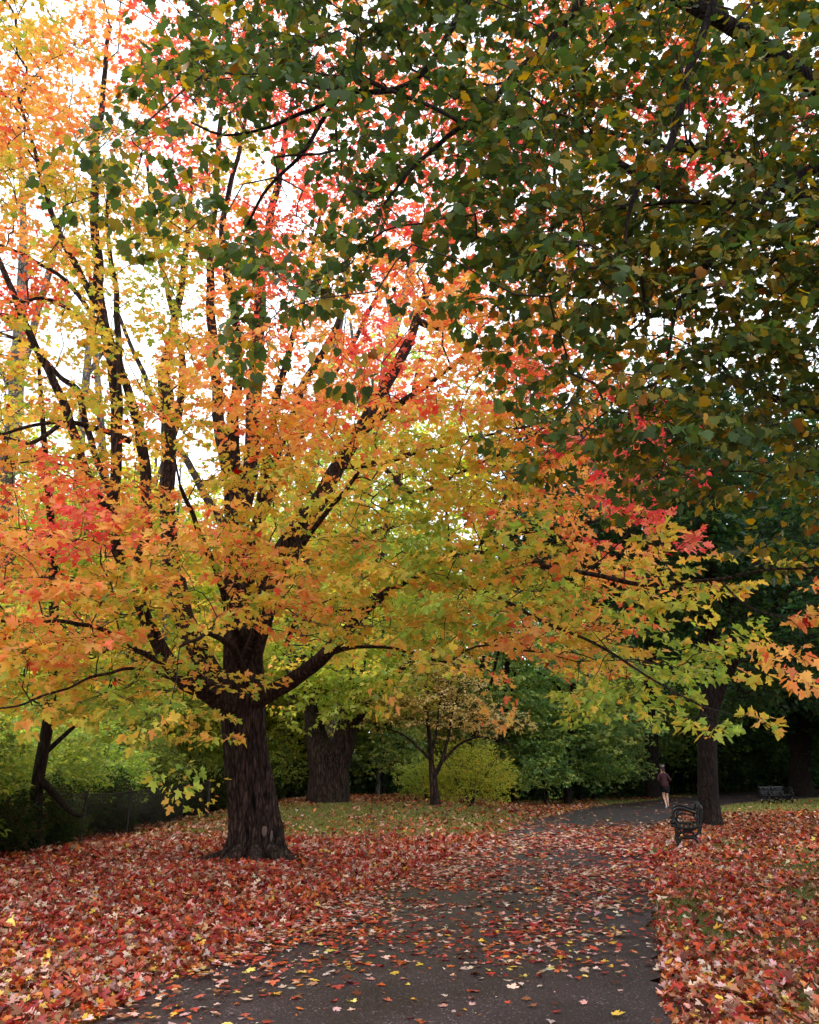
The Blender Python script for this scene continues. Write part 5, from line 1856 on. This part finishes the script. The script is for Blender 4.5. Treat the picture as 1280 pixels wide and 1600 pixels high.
def make_bench(name, label, length, arms):
    o = thing(name, label, 'bench')
    for y in arms:
        fr_ = MB()
        flat_bar(fr_, zc((462, 905), (520, 935), (600, 945), (700, 940), (775, 915)), y, [.05, .05, .05, .055], .05)      # seat rail
        flat_bar(fr_, zc((540, 945), (560, 1000), (620, 1032), (700, 1030), (750, 1000), (772, 930)), y, [.035, .04, .045, .04, .035], .04)   # scroll under the seat
        flat_bar(fr_, zc((768, 1010), (790, 930), (805, 850), (815, 770), (822, 700), (806, 664), (778, 668)), y, [.065, .06, .055, .06, .065, .055, .04], .055)   # back post
        disc(fr_, *zc((800, 700))[0], y, .062, .06)
        disc(fr_, *zc((772, 735))[0], y, .035, .05)
        fm = fr_.build('end_frame', M['iron'], o, smooth=False)
        for prof, nm in ((zc((520, 935), (492, 1000), (482, 1070), (498, 1130), (492, 1168), (520, 1178)), 'leg'),
                         (zc((512, 1125), (530, 1075), (580, 1055), (650, 1052), (710, 1065), (745, 1110), (768, 1160), (800, 1185)), 'leg')):
            mb = MB()
            flat_bar(mb, prof, y, [.06, .055, .05, .05, .055, .06], .05)
            mb.build(nm, M['iron'], o, smooth=False)
        mb = MB()
        flat_bar(mb, zc((790, 770), (730, 755), (660, 728), (600, 708), (545, 706), (495, 728), (470, 780), (478, 840), (500, 880), (510, 915)), y, [.05, .045, .045, .05, .045, .04], .055)
        flat_bar(mb, zc((760, 880), (750, 830), (715, 795), (650, 775), (580, 768), (530, 790), (515, 840), (545, 885), (580, 880), (585, 850), (560, 835)), y, [.035, .03, .03, .03, .026, .02], .035)
        disc(mb, *zc((458, 868))[0], y, .055, .06)
        disc(mb, *zc((455, 912))[0], y, .035, .05)
        mb.build('armrest', M['iron'], o, smooth=False)
    L = length
    for k, x in enumerate(np.linspace(480, 765, 6)):
        mb = MB()
        X_, Z_ = zc((x, 915 + 12 * math.sin((x - 480) / 285 * math.pi)))[0]
        box(mb, (X_, 0, Z_), (.058, L + .08, .026), -.03)
        mb.build('seat_slat', M['slat'], o)
    for k, z in enumerate(np.linspace(865, 690, 5)):
        mb = MB()
        X_, Z_ = zc((float(np.interp(z, [690, 770, 865], [800, 792, 776])), z))[0]
        box(mb, (X_ - .01, 0, Z_), (.024, L + .08, .06), -.12)
        mb.build('back_slat', M['slat'], o)
    return o


nb = np.array(base_at(1078, 1327))
bench = make_bench('park_bench', 'black cast-iron bench seen end-on beside the path, with curled scroll arms', 1.75, (-.88, .88))
ang = math.atan2(-nb[0], nb[1])
dirv = np.array([nb[0], nb[1]]) / math.hypot(nb[0], nb[1])
cc = nb[:2] + dirv * .80
bench.location = (float(cc[0]), float(cc[1]), float(gh(*cc)) + .03)
bench.rotation_euler = (0, 0, ang + R(0.6))
bench.scale = (1.08, 1, 1.08)
fb = np.array(base_at(1215, 1257))
far_b = make_bench('park_bench', 'small far-off black bench on the grass near the right edge, seen from its front', 1.75, (-.88, 0, .88))
far_b.location = tuple(map(float, fb))
far_b.rotation_euler = (0, 0, R(122))
# far bench shows three legs side by side, its long side to the camera

# ================================================================ THE JOGGER
def skin_mesh(name, nodes, edges, mat, parent, root=0, sub=2):
    me = bpy.data.meshes.new(name)
    me.from_pydata([n[:3] for n in nodes], edges, [])
    o = bpy.data.objects.new(name, me)
    COL.objects.link(o)
    sm = o.modifiers.new('skin', 'SKIN')
    sm.use_smooth_shade = True
    for i_, n in enumerate(nodes):
        v = me.skin_vertices[0].data[i_]
        rr = n[3] if isinstance(n[3], (tuple, list)) else (n[3], n[3])
        v.radius = rr
        v.use_root = (i_ == root)
    ss = o.modifiers.new('sub', 'SUBSURF')
    ss.levels = sub
    ss.render_levels = sub
    dg = bpy.context.evaluated_depsgraph_get()
    m2 = bpy.data.meshes.new_from_object(o.evaluated_get(dg))
    o.modifiers.clear()
    o.data = m2
    m2.name = name
    m2.materials.clear()
    m2.materials.append(mat)
    for p_ in m2.polygons:
        p_.use_smooth = True
    o.parent = parent
    return o


jf = np.array(base_at(1042, 1264))
jog = thing('person', 'jogger in maroon top, black shorts and pale cap running away along the path', 'person')
N_ = []
E_ = []


def nd(x, y, z, r, link=None):
    N_.append((x, y, z, r))
    if link is not None:
        E_.append((link, len(N_) - 1))
    return len(N_) - 1


# facing +y (away); right leg bears the weight, left foot trails towards the camera
pel = nd(0, 0, .93, (.135, .10))
wai = nd(0, .03, 1.08, (.115, .085), pel)
che = nd(0, .06, 1.26, (.145, .10), wai)
shb = nd(0, .08, 1.38, (.12, .085), che)
nk = nd(0, .10, 1.47, .052, shb)
h0 = nd(0, .115, 1.55, (.080, .085), nk)
h1 = nd(0, .12, 1.63, (.098, .105), h0)
h2 = nd(0, .115, 1.71, (.080, .088), h1)
for sx in (-1, 1):
    s0 = nd(sx * .155, .08, 1.385, .058, shb)
    if sx < 0:    # left arm swings forward, elbow out
        e0 = nd(sx * .255, -.02, 1.15, .040, s0)
        w0 = nd(sx * .19, .20, 1.10, .028, e0)
        hd = (0.03, .07, .03)
    else:         # right arm drives back
        e0 = nd(sx * .25, -.10, 1.16, .040, s0)
        w0 = nd(sx * .22, .12, 1.06, .028, e0)
        hd = (-.02, .07, .02)
    pm = nd(N_[w0][0] + hd[0] * .8, N_[w0][1] + hd[1] * .8, N_[w0][2] + hd[2] * .8, (.036, .018), w0)
    for k, (ox, L) in enumerate(((-.027, .06), (-.009, .07), (.009, .066), (.027, .052))):
        b0 = nd(N_[pm][0] + ox, N_[pm][1] + .03, N_[pm][2] + .004, .0095, pm)
        b1 = nd(N_[b0][0], N_[b0][1] + L * .5, N_[b0][2] - .012, .0088, b0)
        nd(N_[b1][0], N_[b1][1] + L * .12, N_[b1][2] - .030, .008, b1)
    th_ = nd(N_[w0][0] - sx * .032, N_[w0][1] + .035, N_[w0][2] + .012, .011, w0)
    nd(N_[th_][0] - sx * .008, N_[th_][1] + .035, N_[th_][2] + .002, .009, th_)
hr = nd(.085, 0, .86, .092, pel)
kr = nd(.075, .06, .48, .056, hr)
cr1 = nd(.072, .0, .34, .054, kr)
ar = nd(.07, -.01, .09, .033, cr1)
fr1 = nd(.08, .07, .04, (.036, .028), ar)
nd(.085, .16, .03, (.038, .020), fr1)
hl = nd(-.085, 0, .86, .092, pel)
kl = nd(-.065, .07, .50, .056, hl)
cl1 = nd(-.06, -.06, .36, .053, kl)
al = nd(-.055, -.22, .15, .033, cl1)
fl1 = nd(-.055, -.24, .08, (.036, .028), al)
nd(-.055, -.16, .01, (.038, .020), fl1)
body = skin_mesh('body', N_, E_, M['skin'], jog, 0, 2)


def clothing(name, nodes, edges, mat, root=0):
    return skin_mesh(name, nodes, edges, mat, jog, root, 2)


clothing('top', [(0, -.01, .80, (.20, .19)), (0, .01, .98, (.185, .175)), (0, .02, 1.08, (.16, .145)), (0, .06, 1.26, (.175, .135)), (0, .08, 1.385, (.150, .11)), (0, .097, 1.455, .068),
                 (-.16, .08, 1.385, .070), (-.257, -.02, 1.15, .052), (-.198, .17, 1.105, .038), (.16, .08, 1.385, .070), (.252, -.10, 1.16, .052), (.224, .09, 1.065, .038)],
         [(0, 1), (1, 2), (2, 3), (3, 4), (4, 5), (4, 6), (6, 7), (7, 8), (4, 9), (9, 10), (10, 11)], M['top'])
clothing('shorts', [(0, 0, 1.0, (.18, .17)), (.09, 0, .84, .135), (.083, .04, .60, .105), (-.09, 0, .84, .135), (-.08, .045, .61, .105)], [(0, 1), (1, 2), (0, 3), (3, 4)], M['shorts'])
clothing('hair', [(0, .095, 1.59, (.100, .104)), (0, .10, 1.67, (.100, .108)), (0, .005, 1.60, .032), (0, -.02, 1.52, .024), (0, -.015, 1.44, .012)], [(0, 1), (0, 2), (2, 3), (3, 4)], M['hair'])
clothing('cap', [(0, .11, 1.705, (.098, .108)), (0, .11, 1.76, (.07, .08)), (0, .22, 1.675, (.05, .012))], [(0, 1), (0, 2)], M['cap'])
clothing('shoe', [(.07, -.02, .055, (.042, .045)), (.078, .07, .04, (.045, .038)), (.084, .165, .032, (.044, .026))], [(0, 1), (1, 2)], M['shoe_dark'])
clothing('shoe', [(-.055, -.255, .11, (.042, .045)), (-.055, -.235, .06, (.045, .038)), (-.055, -.15, .005, (.044, .026))], [(0, 1), (1, 2)], M['shoe'])
# nose, ears, mouth and eyes on the side turned away
mb = MB()
for ex_ in (-.03, .03):
    disc(mb, ex_, 1.625, .205, .012, .012)
mb.build('eyes', M['hair'], jog)
jog.location = (float(jf[0]), float(jf[1]), float(jf[2]) + .012 + .02)
jog.rotation_euler = (0, 0, R(-4))
